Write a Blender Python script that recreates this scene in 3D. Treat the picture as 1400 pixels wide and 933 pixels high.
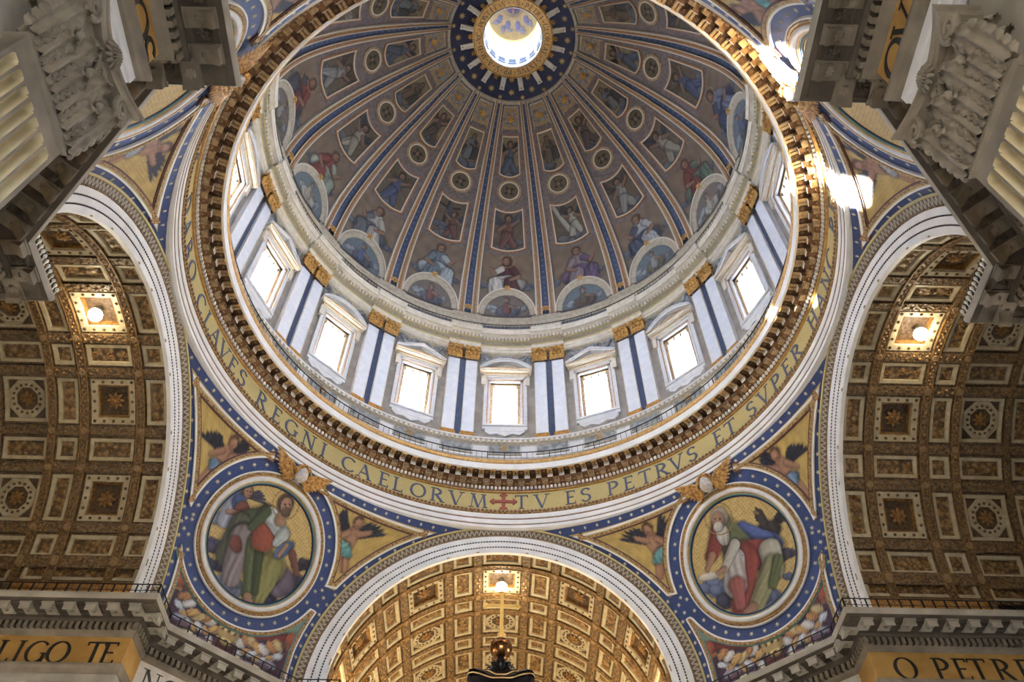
import bpy, math, random
import numpy as np
from mathutils import Matrix, Vector

for o in list(bpy.data.objects):
    bpy.data.objects.remove(o)
SC = bpy.context.scene
COL = SC.collection
PI = math.pi
rad = math.radians

# ------------------------------------------------------------------ camera, sky, sun, exposure
# the origin is the middle of the crossing at eye height: +Y looks to the far arm, the floor lies at z = -1.6
F_PX = 1149.06
PITCH, ROLL, YAW = 0.93849, 0.00843, 0.01834
cam_data = bpy.data.cameras.new('camera')
cam = bpy.data.objects.new('camera', cam_data)
COL.objects.link(cam)
SC.camera = cam
cam_data.sensor_width = 36.0
cam_data.lens = F_PX / 1400.0 * 36.0
cam_data.clip_end = 1000
_F = Vector((math.sin(YAW) * math.cos(PITCH), math.cos(YAW) * math.cos(PITCH), math.sin(PITCH)))
_R0 = Vector((math.cos(YAW), -math.sin(YAW), 0))
_U0 = _R0.cross(_F)
_R = _R0 * math.cos(ROLL) + _U0 * math.sin(ROLL)
_U = -_R0 * math.sin(ROLL) + _U0 * math.cos(ROLL)
m = Matrix((( _R.x, _U.x, -_F.x, -0.337), (_R.y, _U.y, -_F.y, -28.484), (_R.z, _U.z, -_F.z, 0.0), (0, 0, 0, 1)))
cam.matrix_world = m

world = bpy.data.worlds.new('daylight')
SC.world = world
world.use_nodes = True
bg = world.node_tree.nodes['Background']
bg.inputs[0].default_value = (0.71, 0.87, 1.22, 1)
bg.inputs[1].default_value = 6.0

sun_d = bpy.data.lights.new('sun', 'SUN')
sun_d.energy = 60.0
sun_d.angle = rad(1.0)
sun_d.color = (1.0, 0.98, 0.95)
sun = bpy.data.objects.new('sun', sun_d)
COL.objects.link(sun)
sun.rotation_euler = Vector((.641, -.687, -.342)).to_track_quat('-Z', 'Y').to_euler()

vs = SC.view_settings
vs.view_transform = 'Standard'
vs.look = 'None'
vs.exposure = 2.65
vs.gamma = 1.0
vs.use_curve_mapping = False
SC.cycles.max_bounces = 8
SC.cycles.diffuse_bounces = 5
SC.cycles.sample_clamp_indirect = 8.0

# ------------------------------------------------------------------ materials
def lin(c):
    c = np.asarray(c, float) / 255.0
    return np.where(c <= 0.04045, c / 12.92, ((c + 0.055) / 1.055) ** 2.4)

MATS = {}
def mat(name, c, c2=None, rough=0.6, metal=0.0, scale=2.0, bump=0.0, bscale=None, tex='noise', lo=0.35, hi=0.65, spec=0.35, detail=4.0):
    mm = bpy.data.materials.new(name)
    mm.use_nodes = True
    nt = mm.node_tree
    b = nt.nodes['Principled BSDF']
    b.inputs['Roughness'].default_value = rough
    b.inputs['Metallic'].default_value = metal
    b.inputs['Specular IOR Level'].default_value = spec
    a = tuple(lin(c)) + (1,)
    b.inputs['Base Color'].default_value = a
    if c2 is None and bump == 0:
        MATS[name] = mm
        return mm
    geo = nt.nodes.new('ShaderNodeNewGeometry')
    def texnode(kind, sc):
        if kind == 'noise':
            t = nt.nodes.new('ShaderNodeTexNoise')
            t.inputs['Scale'].default_value = sc
            t.inputs['Detail'].default_value = detail
            out = t.outputs['Fac']
        elif kind == 'vein':
            t = nt.nodes.new('ShaderNodeTexNoise')
            t.inputs['Scale'].default_value = sc
            t.inputs['Detail'].default_value = 8
            t.inputs['Distortion'].default_value = 2.5
            out = t.outputs['Fac']
        else:
            t = nt.nodes.new('ShaderNodeTexVoronoi')
            t.inputs['Scale'].default_value = sc
            t.feature = 'SMOOTH_F1' if kind == 'carve' else 'F1'
            out = t.outputs['Distance']
        nt.links.new(geo.outputs['Position'], t.inputs['Vector'])
        return out
    f = texnode(tex, scale)
    if c2 is not None:
        r = nt.nodes.new('ShaderNodeValToRGB')
        r.color_ramp.elements[0].position = lo
        r.color_ramp.elements[1].position = hi
        r.color_ramp.elements[0].color = a
        r.color_ramp.elements[1].color = tuple(lin(c2)) + (1,)
        nt.links.new(f, r.inputs[0])
        nt.links.new(r.outputs[0], b.inputs['Base Color'])
    if bump:
        fb = f if bscale is None else texnode(tex if tex != 'vein' else 'noise', bscale)
        bn = nt.nodes.new('ShaderNodeBump')
        bn.inputs['Strength'].default_value = min(1.0, bump)
        bn.inputs['Distance'].default_value = 0.08 * bump
        nt.links.new(fb, bn.inputs['Height'])
        nt.links.new(bn.outputs[0], b.inputs['Normal'])
    MATS[name] = mm
    return mm

def emis(name, c, s):
    mm = bpy.data.materials.new(name)
    mm.use_nodes = True
    b = mm.node_tree.nodes['Principled BSDF']
    b.inputs['Base Color'].default_value = tuple(c) + (1,)
    b.inputs['Emission Color'].default_value = tuple(c) + (1,)
    b.inputs['Emission Strength'].default_value = s
    MATS[name] = mm
    return mm

M = MATS
mat('white_marble', (212, 210, 206), (198, 198, 200), scale=.8, tex='vein', rough=.45)
mat('pil_marble', (216, 217, 220), (204, 206, 211), scale=.7, tex='vein', rough=.4)
mat('blue_marble', (76, 87, 112), (64, 73, 95), scale=1.5, tex='vein', rough=.35)
mat('drum_wall', (160, 150, 138), (138, 130, 120), scale=1.2, rough=.6)
mat('cream', (212, 204, 188), (196, 186, 166), scale=2.0, rough=.5)
mat('cream_dark', (184, 174, 154), (164, 152, 130), scale=3.0, rough=.5)
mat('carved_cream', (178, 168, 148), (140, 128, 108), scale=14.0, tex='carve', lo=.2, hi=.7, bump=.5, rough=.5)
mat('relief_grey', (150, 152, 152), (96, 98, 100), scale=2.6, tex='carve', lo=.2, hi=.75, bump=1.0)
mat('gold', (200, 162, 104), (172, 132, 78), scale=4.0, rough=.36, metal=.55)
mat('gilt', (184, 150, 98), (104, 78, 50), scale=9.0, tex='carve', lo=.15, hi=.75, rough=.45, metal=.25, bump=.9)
mat('gilt_bright', (214, 170, 98), (156, 110, 56), scale=6.0, rough=.38, metal=.4, bump=.4)
mat('gold_mosaic', (188, 172, 116), (168, 150, 96), scale=14.0, rough=.5, lo=.3, hi=.7)
mat('gold_frieze', (190, 150, 84), (170, 128, 66), scale=1.0, rough=.5)
mat('letter_blue', (74, 82, 106), rough=.5)
mat('letter_black', (44, 42, 40), rough=.5)
mat('cross_red', (150, 78, 62), (132, 62, 50), scale=8, rough=.5)
mat('brown_cornice', (140, 104, 70), (106, 76, 50), scale=5.0, rough=.55, bump=.3)
mat('brown_dark', (98, 70, 46), (72, 50, 34), scale=6.0, rough=.6, bump=.4)
mat('mutule', (186, 160, 122), (150, 120, 86), scale=5.0, rough=.5)
mat('blue_mosaic', (56, 73, 118), (45, 59, 98), scale=9.0, rough=.5)
mat('star', (196, 188, 160), rough=.5)
mat('navy', (34, 40, 72), (26, 30, 56), scale=3.0, rough=.5)
mat('star_gold', (190, 160, 102), rough=.4, metal=.3)
mat('dome_ground', (122, 111, 108), (100, 90, 88), scale=3.0, rough=.6)
mat('dome_gold', (172, 148, 112), (142, 118, 88), scale=4.0, rough=.5, bump=.2)
mat('dome_line', (206, 196, 176), rough=.5)
mat('dome_blue', (72, 84, 110), (58, 68, 92), scale=6.0, rough=.5)
mat('rib_orange', (168, 118, 74), (142, 96, 58), scale=5.0, rough=.5)
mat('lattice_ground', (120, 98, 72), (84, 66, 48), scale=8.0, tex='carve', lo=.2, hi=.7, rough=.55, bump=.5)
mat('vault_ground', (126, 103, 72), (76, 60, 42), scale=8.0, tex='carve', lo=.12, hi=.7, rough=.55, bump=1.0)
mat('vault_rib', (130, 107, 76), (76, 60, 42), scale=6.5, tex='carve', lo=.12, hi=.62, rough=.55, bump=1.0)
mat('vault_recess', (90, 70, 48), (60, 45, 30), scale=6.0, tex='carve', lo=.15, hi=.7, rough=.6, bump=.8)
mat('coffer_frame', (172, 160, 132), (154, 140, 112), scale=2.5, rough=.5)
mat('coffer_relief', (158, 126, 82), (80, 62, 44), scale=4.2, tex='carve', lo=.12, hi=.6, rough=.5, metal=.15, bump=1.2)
mat('rosette_gold', (150, 112, 62), (104, 74, 40), scale=5.0, rough=.5, metal=.3, bump=.4)
mat('boss', (140, 116, 82), rough=.5)
mat('dot', (96, 78, 54), rough=.6)
mat('key_gold', (196, 146, 74), (150, 104, 50), scale=5.0, rough=.45, metal=.2)
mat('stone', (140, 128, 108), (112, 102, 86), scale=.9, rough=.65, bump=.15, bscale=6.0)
mat('stone_shaded', (92, 82, 68), (72, 64, 54), scale=1.2, rough=.7, bump=.2, bscale=6.0)
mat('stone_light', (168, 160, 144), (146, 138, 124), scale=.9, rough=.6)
mat('capital_stone', (150, 138, 118), (126, 115, 98), scale=1.5, rough=.65, bump=.2, bscale=9.0)
mat('flute', (206, 190, 150), (182, 166, 128), scale=.8, rough=.6)
mat('white_fascia', (222, 220, 216), (208, 206, 202), scale=.9, rough=.5)
mat('dash', (62, 54, 48), rough=.6)
mat('iron', (36, 34, 34), rough=.5, metal=.4)
mat('bronze', (168, 112, 62), (130, 82, 44), scale=6.0, rough=.22, metal=.9)
mat('bronze_black', (20, 17, 15), (34, 28, 22), scale=4.0, rough=.35, metal=.6, bump=.4)
mat('floor_marble', (152, 141, 124), (126, 116, 102), scale=.3, tex='vein', rough=.4)
mat('lantern_white', (150, 156, 166), (136, 142, 150), scale=1.0, rough=.5)
mat('lantern_dark', (36, 44, 58), rough=.4)
mat('rib_star', (104, 112, 138), rough=.5)
mat('wing_gold', (196, 152, 88), (128, 88, 44), scale=5.0, rough=.4, metal=.35)
mat('cross_gold', (250, 204, 112), rough=.4)
mat('bulb_white', (236, 236, 230), rough=.3)
mat('attic_shade', (92, 96, 104), (76, 80, 88), scale=2.0, rough=.6)
mat('drum_frieze', (128, 134, 146), (110, 114, 124), scale=2.0, rough=.6)
mat('face', (196, 190, 184), (166, 158, 150), scale=6, rough=.5)
mat('lamp_metal', (150, 150, 150), rough=.4, metal=.6)
mat('purple_line', (92, 62, 62), rough=.6)
mat('teal_line', (96, 140, 134), rough=.5)
emis('lamp_glow', (1.0, .86, .62), 14.0)

gm = bpy.data.materials.new('window_glass'); gm.use_nodes = True
_nt = gm.node_tree; _nt.nodes.remove(_nt.nodes['Principled BSDF'])
_t = _nt.nodes.new('ShaderNodeBsdfTransparent'); _g = _nt.nodes.new('ShaderNodeBsdfGlossy'); _x = _nt.nodes.new('ShaderNodeMixShader')
_g.inputs['Roughness'].default_value = .2; _x.inputs[0].default_value = .06
_nt.links.new(_t.outputs[0], _x.inputs[1]); _nt.links.new(_g.outputs[0], _x.inputs[2]); _nt.links.new(_x.outputs[0], _nt.nodes['Material Output'].inputs[0])
M['window_glass'] = gm

pm = bpy.data.materials.new('mosaic_picture'); pm.use_nodes = True
_nt = pm.node_tree; _b = _nt.nodes['Principled BSDF']; _b.inputs['Roughness'].default_value = .55; _b.inputs['Specular IOR Level'].default_value = .3
_a = _nt.nodes.new('ShaderNodeVertexColor'); _a.layer_name = 'Col'
_nt.links.new(_a.outputs[0], _b.inputs['Base Color'])
M['mosaic_picture'] = pm

# ------------------------------------------------------------------ mesh helpers
def link(o, parent=None):
    COL.objects.link(o)
    if parent is not None:
        o.parent = parent
    return o

def tag(o, label, cat, group=None, kind=None):
    o['label'] = label
    o['category'] = cat
    if group: o['group'] = group
    if kind: o['kind'] = kind
    return o

class MB:
    def __init__(s):
        s.V = []; s.F = []; s.n = 0
    def add(s, V, F):
        V = np.asarray(V, float).reshape(-1, 3)
        s.V.append(V)
        k = s.n
        s.F.extend([tuple(i + k for i in f) for f in F])
        s.n += len(V)
        return s
    def grid(s, P, cu=False, cv=False):
        P = np.asarray(P, float); a, b = P.shape[:2]
        F = []
        for i in range(a if cu else a - 1):
            for j in range(b if cv else b - 1):
                i2 = (i + 1) % a; j2 = (j + 1) % b
                F.append((i * b + j, i2 * b + j, i2 * b + j2, i * b + j2))
        return s.add(P.reshape(-1, 3), F)
    def box(s, lo, hi, fn=None):
        x0, y0, z0 = lo; x1, y1, z1 = hi
        V = np.array([(x, y, z) for x in (x0, x1) for y in (y0, y1) for z in (z0, z1)], float)
        if fn is not None: V = np.array([fn(*v) for v in V])
        return s.add(V, [(0, 1, 3, 2), (4, 6, 7, 5), (0, 4, 5, 1), (2, 3, 7, 6), (0, 2, 6, 4), (1, 5, 7, 3)])
    def tube(s, pts, r, n=8, cap=True):
        pts = [Vector(p) for p in pts]; rows = []
        rr = r if hasattr(r, '__len__') else [r] * len(pts)
        for i, p in enumerate(pts):
            t = (pts[min(i + 1, len(pts) - 1)] - pts[max(i - 1, 0)]).normalized()
            u = t.orthogonal().normalized() if i == 0 else (u - t * u.dot(t)).normalized()
            v = t.cross(u)
            rows.append([p + (u * math.cos(a) + v * math.sin(a)) * rr[i] for a in [2 * PI * k / n for k in range(n)]])
        k0 = s.n
        s.grid(np.array([[tuple(q) for q in r_] for r_ in rows]), cv=True)
        if cap:
            s.F.append(tuple(range(k0, k0 + n))[::-1]); s.F.append(tuple(range(s.n - n, s.n)))
        return s
    def lathe(s, prof, n=24, c=(0, 0, 0)):
        P = [[(c[0] + r * math.cos(2 * PI * k / n), c[1] + r * math.sin(2 * PI * k / n), c[2] + z) for k in range(n)] for r, z in prof]
        return s.grid(np.array(P), cv=True)
    def data(s, name, mt, smooth=False):
        me = bpy.data.meshes.new(name)
        V = np.concatenate(s.V) if s.V else np.zeros((0, 3))
        me.from_pydata(V.tolist(), [], s.F)
        if mt is not None: me.materials.append(M[mt])
        if smooth:
            me.polygons.foreach_set('use_smooth', [True] * len(me.polygons))
        me.update()
        return me
    def build(s, name, mt, parent=None, smooth=False, kind=None):
        o = bpy.data.objects.new(name, s.data(name, mt, smooth))
        if kind: o['kind'] = kind
        return link(o, parent)

def inst(name, me, parent=None, mtx=None):
    o = bpy.data.objects.new(name, me)
    link(o, parent)
    if mtx is not None: o.matrix_local = mtx
    return o

def rot_az(az):
    return Matrix.Rotation(-rad(az), 4, 'Z')

def pol(R, az, z):
    a = rad(az)
    return (R * math.sin(a), R * math.cos(a), z)

def revolve(prof, a0=0.0, a1=360.0, n=192):
    full = abs(a1 - a0) >= 359.9
    az = np.linspace(a0, a1, n + (0 if full else 1), endpoint=not full)
    P = np.array([[pol(R, a, z) for a in az] for R, z in prof])
    mb = MB(); mb.grid(P, cv=full)
    return mb

def ring(name, prof, mt, parent=None, n=192, smooth=False, kind=None):
    return revolve(prof, n=n).build(name, mt, parent, smooth, kind)

def paint_obj(name, P, C, parent=None, mtx=None, cu=False, cv=False):
    mb = MB(); mb.grid(P, cu, cv)
    me = mb.data(name, 'mosaic_picture', True)
    at = me.color_attributes.new('Col', 'FLOAT_COLOR', 'POINT')
    c4 = np.ones((len(me.vertices), 4)); c4[:, :3] = C.reshape(-1, 3)
    at.data.foreach_set('color', c4.ravel())
    o = bpy.data.objects.new(name, me)
    link(o, parent)
    if mtx is not None: o.matrix_local = mtx
    return o

# ------------------------------------------------------------------ painted mosaic pictures
def sstep(a, b, x):
    t = np.clip((x - a) / (b - a), 0, 1)
    return t * t * (3 - 2 * t)

class Paint:
    def __init__(s, X, Y, bg, seed=0, var=.12):
        s.X, s.Y = X, Y
        s.rng = np.random.RandomState(seed)
        s.C = np.ones(X.shape + (3,)) * lin(bg)
        s.C *= (1 + var * s.noise(5)[..., None])
    def noise(s, f, n=7):
        o = 0
        for _ in range(n):
            a = s.rng.uniform(0, 6.28); k = f * s.rng.uniform(.5, 1.8)
            o = o + np.sin(k * (np.cos(a) * s.X + np.sin(a) * s.Y) * 6.28 + s.rng.uniform(0, 6.28))
        return o / math.sqrt(n) * .8
    def grad(s, c, y0, y1):
        w = sstep(y0, y1, s.Y)[..., None]
        s.C = s.C * (1 - w) + lin(c) * w * np.ones_like(s.C)
    def lay(s, mask, shade, c):
        w = np.clip(mask, 0, 1)[..., None]
        s.C = s.C * (1 - w) + lin(c) * np.clip(shade, .16, 1.6)[..., None] * w
    def folds(s, u, t, fr):
        o = 0
        for i in range(4):
            k = fr * s.rng.uniform(.5, 1.5)
            o = o + s.rng.uniform(.5, 1) * np.sin(k * 2.4 * (u + .25 * np.sin(2.2 * t + s.rng.uniform(0, 6)) * s.rng.uniform(.3, 1)) + s.rng.uniform(0, 6.28))
        o = o * .5
        return np.sign(o) * np.abs(o) ** 1.3
    def ell(s, cx, cy, rx, ry, rot, c, fold=0., fr=5., soft=.12):
        a = rad(rot); dx = s.X - cx; dy = s.Y - cy
        u = (np.cos(a) * dx + np.sin(a) * dy) / rx; v = (-np.sin(a) * dx + np.cos(a) * dy) / ry
        d = np.sqrt(u * u + v * v) + .05 * s.noise(.5 / max(rx, ry), 4)
        sh = .5 + .5 * np.sqrt(np.clip(1 - d * d, 0, 1)) - .2 * u + .24 * v
        if fold:
            sh = sh + fold * s.folds(u, v, fr)
        s.C = s.C * (1 - .45 * (1 - sstep(1.0, 1.22, d)))[..., None]
        s.lay(1 - sstep(1 - soft, 1 + soft * .3, d), sh, c)
    def cap(s, x0, y0, x1, y1, r0, r1, c, fold=0., fr=3.):
        dx, dy = x1 - x0, y1 - y0; L2 = dx * dx + dy * dy + 1e-9
        t = np.clip(((s.X - x0) * dx + (s.Y - y0) * dy) / L2, 0, 1)
        px, py = s.X - x0 - t * dx, s.Y - y0 - t * dy
        r = r0 + (r1 - r0) * t
        d = np.hypot(px, py) / r + (.06 * s.noise(.4 / r0, 4) if fold else 0)
        side = (px * dy - py * dx) / math.sqrt(L2) / r
        sh = .46 + .5 * np.sqrt(np.clip(1 - d * d, 0, 1)) - .22 * side
        if fold: sh = sh + fold * s.folds(side, t * 2, fr)
        s.C = s.C * (1 - .45 * (1 - sstep(1.0, 1.3, d)))[..., None]
        s.lay(1 - sstep(.86, 1.03, d), sh, c)
    def ringline(s, cx, cy, r, w, c):
        d = np.hypot(s.X - cx, s.Y - cy)
        s.lay((np.abs(d - r) < w).astype(float), np.ones_like(d), c)
    def dots(s, n, c, amt=.5):
        g = (np.sin(s.X * n * 3.14) * np.sin(s.Y * n * 3.14))
        w = (amt * (g > .45))[..., None]
        s.C = s.C * (1 - w) + lin(c) * w
    def cloud(s, cx, cy, r, c, k=5):
        for i in range(k):
            a = s.rng.uniform(-1, 1); b = s.rng.uniform(-.5, .5)
            s.ell(cx + a * r, cy + b * r * .7, r * s.rng.uniform(.4, .7), r * s.rng.uniform(.3, .5), s.rng.uniform(-20, 20), c)

SKIN = (150, 112, 88)
def head(p, x, y, r, hair=(90, 64, 46), beard=None, halo=None, look=0.2, skin=SKIN):
    if halo: p.ringline(x, y + .1 * r, r * 1.7, r * .07, halo)
    p.ell(x - look * .25 * r, y + .28 * r, r * 1.12, r * 1.12, 0, hair)
    p.ell(x + look * .3 * r, y - .08 * r, r * .8, r * 1.0, 0, skin)
    p.ell(x + look * r * .5 - .26 * r, y + .1 * r, r * .16, r * .1, 0, (60, 44, 36))
    p.ell(x + look * r * .5 + .3 * r, y + .1 * r, r * .16, r * .1, 0, (60, 44, 36))
    p.cap(x + look * r * .8, y + .1 * r, x + look * r * .9, y - .22 * r, .09 * r, .13 * r, (176, 136, 108))
    p.ell(x + look * r * .55, y - .46 * r, r * .24, r * .08, 0, (128, 72, 60))
    if beard:
        p.ell(x + look * .4 * r, y - .78 * r, r * .62, r * .6, 0, beard, .2, 4)

def wing(p, x, y, L, ang, c, n=6):
    for i in range(n):
        a = rad(ang + (i - n / 2) * 9)
        k = L * (1 - .09 * i)
        p.cap(x, y, x + k * math.cos(a), y + k * math.sin(a), L * .1, L * .05, tuple(int(v * (1 - .07 * (i % 3))) for v in c), .25, 2)

def seated(p, x, y, s, robe, cloak, hair=(96, 70, 50), beard=None, halo=None, flip=1):
    f = flip
    p.ell(x - .02 * f, y - .30 * s, .40 * s, .26 * s, -10 * f, cloak, .25, 4)
    p.cap(x, y + .22 * s, x + .02 * f * s, y - .14 * s, .17 * s, .22 * s, robe, .22, 4)
    p.cap(x + .02 * s, y - .14 * s, x + .26 * f * s, y - .2 * s, .19 * s, .15 * s, cloak, .28, 4)
    p.cap(x + .26 * f * s, y - .2 * s, x + .2 * f * s, y - .5 * s, .15 * s, .2 * s, cloak, .32, 5)
    p.cap(x - .08 * f * s, y - .16 * s, x - .14 * f * s, y - .5 * s, .16 * s, .2 * s, robe, .3, 5)
    p.cap(x - .14 * f * s, y + .2 * s, x - .27 * f * s, y - .02 * s, .09 * s, .07 * s, robe, .2)
    p.cap(x - .27 * f * s, y - .02 * s, x - .1 * f * s, y - .1 * s, .065 * s, .045 * s, SKIN)
    p.cap(x + .13 * f * s, y + .2 * s, x + .28 * f * s, y + .06 * s, .09 * s, .07 * s, cloak, .25)
    p.cap(x + .28 * f * s, y + .06 * s, x + .38 * f * s, y + .18 * s, .055 * s, .04 * s, SKIN)
    p.ell(x + .2 * f * s, y - .68 * s, .09 * s, .045 * s, -15 * f, SKIN)
    head(p, x, y + .42 * s, .105 * s, hair, beard, halo, .25 * f)

def angel(p, x, y, s, robe, wingc=(70, 66, 74), flip=1, nude=False):
    f = flip
    wing(p, x - .06 * f * s, y + .16 * s, .55 * s, 90 + 40 * f, wingc)
    wing(p, x + .08 * f * s, y + .14 * s, .5 * s, 90 - 62 * f, wingc)
    body = SKIN if nude else robe
    p.cap(x, y + .2 * s, x + .03 * f * s, y - .1 * s, .13 * s, .13 * s, body, .15)
    p.cap(x + .02 * f * s, y - .1 * s, x - .12 * f * s, y - .42 * s, .12 * s, .08 * s, robe if not nude else SKIN, .25)
    p.cap(x + .05 * f * s, y - .1 * s, x + .16 * f * s, y - .44 * s, .12 * s, .07 * s, body, .2)
    if nude: p.ell(x + .03 * f * s, y - .12 * s, .2 * s, .11 * s, 25 * f, robe, .3, 4)
    p.cap(x - .1 * f * s, y + .2 * s, x - .28 * f * s, y + .3 * s, .06 * s, .045 * s, SKIN)
    p.cap(x + .1 * f * s, y + .18 * s, x + .26 * f * s, y + .02 * s, .06 * s, .045 * s, SKIN)
    head(p, x, y + .38 * s, .1 * s, (84, 60, 44), None, None, -.25 * f)

# ------------------------------------------------------------------ serif capitals, built from strokes
T_, t_ = .125, .055
FONT = {
 'I': (.30, [('l', .15, 0, .15, 1, T_)], [(.15, 0), (.15, 1)]),
 'T': (.74, [('l', .37, 0, .37, 1, T_), ('l', 0, .97, .74, .97, t_), ('l', .02, .99, .02, .84, t_), ('l', .72, .99, .72, .84, t_)], [(.37, 0)]),
 'V': (.78, [('l', .06, 1, .40, 0, T_), ('l', .40, 0, .72, 1, t_)], [(.06, 1), (.72, 1)]),
 'A': (.78, [('l', .06, 0, .38, 1, t_), ('l', .38, 1, .72, 0, T_), ('l', .18, .36, .6, .36, t_)], [(.06, 0), (.72, 0)]),
 'E': (.60, [('l', .14, 0, .14, 1, T_), ('l', .1, .97, .54, .97, t_), ('l', .1, .52, .46, .52, t_), ('l', .1, .03, .58, .03, t_), ('l', .53, .99, .53, .84, t_), ('l', .56, .01, .56, .18, t_)], [(.14, 0), (.14, 1)]),
 'F': (.56, [('l', .14, 0, .14, 1, T_), ('l', .1, .97, .54, .97, t_), ('l', .1, .52, .46, .52, t_), ('l', .53, .99, .53, .84, t_)], [(.14, 0), (.14, 1)]),
 'L': (.58, [('l', .14, 0, .14, 1, T_), ('l', .1, .03, .56, .03, t_), ('l', .55, .01, .55, .18, t_)], [(.14, 0), (.14, 1)]),
 'H': (.80, [('l', .14, 0, .14, 1, T_), ('l', .66, 0, .66, 1, T_), ('l', .14, .52, .66, .52, t_)], [(.14, 0), (.14, 1), (.66, 0), (.66, 1)]),
 'N': (.84, [('l', .12, 0, .12, 1, t_), ('l', .12, 1, .70, 0, T_), ('l', .70, 0, .70, 1, t_)], [(.12, 0), (.10, 1), (.70, 1)]),
 'M': (.98, [('l', .10, 0, .18, 1, t_), ('l', .18, 1, .48, 0, T_), ('l', .48, 0, .78, 1, t_), ('l', .78, 1, .88, 0, T_)], [(.10, 0), (.18, 1), (.88, 0), (.78, 1)]),
 'X': (.78, [('l', .08, 1, .70, 0, T_), ('l', .70, 1, .08, 0, t_)], [(.08, 1), (.70, 0), (.70, 1), (.08, 0)]),
 'P': (.64, [('l', .14, 0, .14, 1, T_), ('a', .22, .72, .36, .26, -90, 90, .12)], [(.14, 0), (.14, 1)]),
 'R': (.72, [('l', .14, 0, .14, 1, T_), ('a', .22, .74, .34, .24, -90, 90, .12), ('l', .32, .5, .70, 0, T_)], [(.14, 0), (.14, 1), (.70, 0)]),
 'B': (.66, [('l', .14, 0, .14, 1, T_), ('a', .20, .76, .32, .22, -90, 90, .11), ('a', .20, .27, .40, .25, -90, 90, .12)], [(.14, 0), (.14, 1)]),
 'D': (.80, [('l', .14, 0, .14, 1, T_), ('a', .22, .5, .50, .47, -90, 90, .12)], [(.14, 0), (.14, 1)]),
 'O': (.92, [('a', .46, .5, .40, .48, 0, 360, .11)], []),
 'C': (.82, [('a', .46, .5, .40, .48, 42, 318, .11)], []),
 'G': (.86, [('a', .46, .5, .40, .48, 42, 330, .11), ('l', .76, .06, .76, .42, T_)], [(.76, .42)]),
 'S': (.58, [('a', .29, .745, .22, .235, 25, 270, .11), ('a', .29, .265, .23, .245, -155, 90, .11)], []),
}
def letter_polys(ch):
    w, strokes, serifs = FONT[ch]
    quads = []
    for s in strokes:
        if s[0] == 'l':
            _, x0, y0, x1, y1, t = s
            L = math.hypot(x1 - x0, y1 - y0)
            if abs(y1 - y0) > abs(x1 - x0):
                ox, oy = t / 2 * min(1.25, L / max(abs(y1 - y0), 1e-6)), 0
            else:
                ox, oy = 0, t / 2
            n = 4
            for k in range(n):
                a, b = k / n, (k + 1) / n
                p = (x0 + (x1 - x0) * a, y0 + (y1 - y0) * a); q = (x0 + (x1 - x0) * b, y0 + (y1 - y0) * b)
                quads.append([(p[0] - ox, p[1] - oy), (p[0] + ox, p[1] + oy), (q[0] + ox, q[1] + oy), (q[0] - ox, q[1] - oy)])
        else:
            _, cx, cy, rx, ry, d0, d1, t = s
            n = max(6, int(abs(d1 - d0) / 15))
            def pt(a, k):
                tt = t * (.55 + .75 * abs(math.cos(a)))
                return (cx + (rx + k * tt / 2) * math.cos(a), cy + (ry + k * tt / 2 * .7) * math.sin(a))
            for k in range(n):
                a = rad(d0 + (d1 - d0) * k / n); b = rad(d0 + (d1 - d0) * (k + 1) / n)
                quads.append([pt(a, -1), pt(a, 1), pt(b, 1), pt(b, -1)])
    for x, y in serifs:
        e = .03 if y < .5 else -.03
        quads.append([(x - .15, y), (x + .15, y), (x + .15, y + e), (x - .15, y + e)])
    return w, quads

def letter_mesh(ch, fn, mt, h=.04):
    w, quads = letter_polys(ch)
    mb = MB()
    for i, q in enumerate(quads):
        hh = h + .0015 * (i % 5)
        V = [fn(x - w / 2, y, hh) for x, y in q] + [fn(x - w / 2, y, 0) for x, y in q]
        mb.add(V, [(0, 1, 2, 3), (0, 4, 5, 1), (1, 5, 6, 2), (2, 6, 7, 3), (3, 7, 4, 0)])
    return mb.data('letter', mt)

# ------------------------------------------------------------------ ornaments shared by many
def rosette_mb(r, h, petals=8, rings=2):
    """a flower lying in the xy plane and rising along +z"""
    mb = MB()
    for k in range(rings):
        rr = r * (1 - .42 * k); z0 = h * .35 * k
        for i in range(petals):
            a0 = 2 * PI * (i + .5 * (k % 2)) / petals; da = PI / petals * .95
            P = []
            for v in np.linspace(0, 1, 5):
                row = []
                for u in np.linspace(-1, 1, 5):
                    wd = max(.3 + .55 * v * (v < .95), math.sin(PI * (.12 + .8 * v))) * da * 1.04
                    a = a0 + u * wd
                    rad_ = rr * (.12 + .88 * v * (1 - .1 * u * u))
                    z = z0 + h * (.5 * math.sin(PI * v * .9) + .15 * (1 - abs(u)))
                    row.append((rad_ * math.cos(a), rad_ * math.sin(a), z))
                P.append(row)
            mb.grid(np.array(P))
    mb.lathe([(r * .26, 0), (r * .25, h * .7), (r * .15, h * 1.0), (0.001, h * 1.1)], 10)
    return mb

def star_mb(r, h, n=6):
    V = [(0, 0, h)]; F = []
    for i in range(2 * n):
        a = PI * i / n + PI / 2
        q = r if i % 2 == 0 else r * .42
        V.append((q * math.cos(a), q * math.sin(a), 0))
    for i in range(2 * n):
        F.append((0, 1 + i, 1 + (i + 1) % (2 * n)))
    mb = MB(); mb.add(V, F)
    return mb

def frame_mtx(p, x, z):
    """matrix with origin p, local x along x, local z along z"""
    x = Vector(x).normalized(); z = Vector(z); z = (z - x * z.dot(x)).normalized(); y = z.cross(x)
    return Matrix(((x.x, y.x, z.x, p[0]), (x.y, y.y, z.y, p[1]), (x.z, y.z, z.z, p[2]), (0, 0, 0, 1)))

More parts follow.
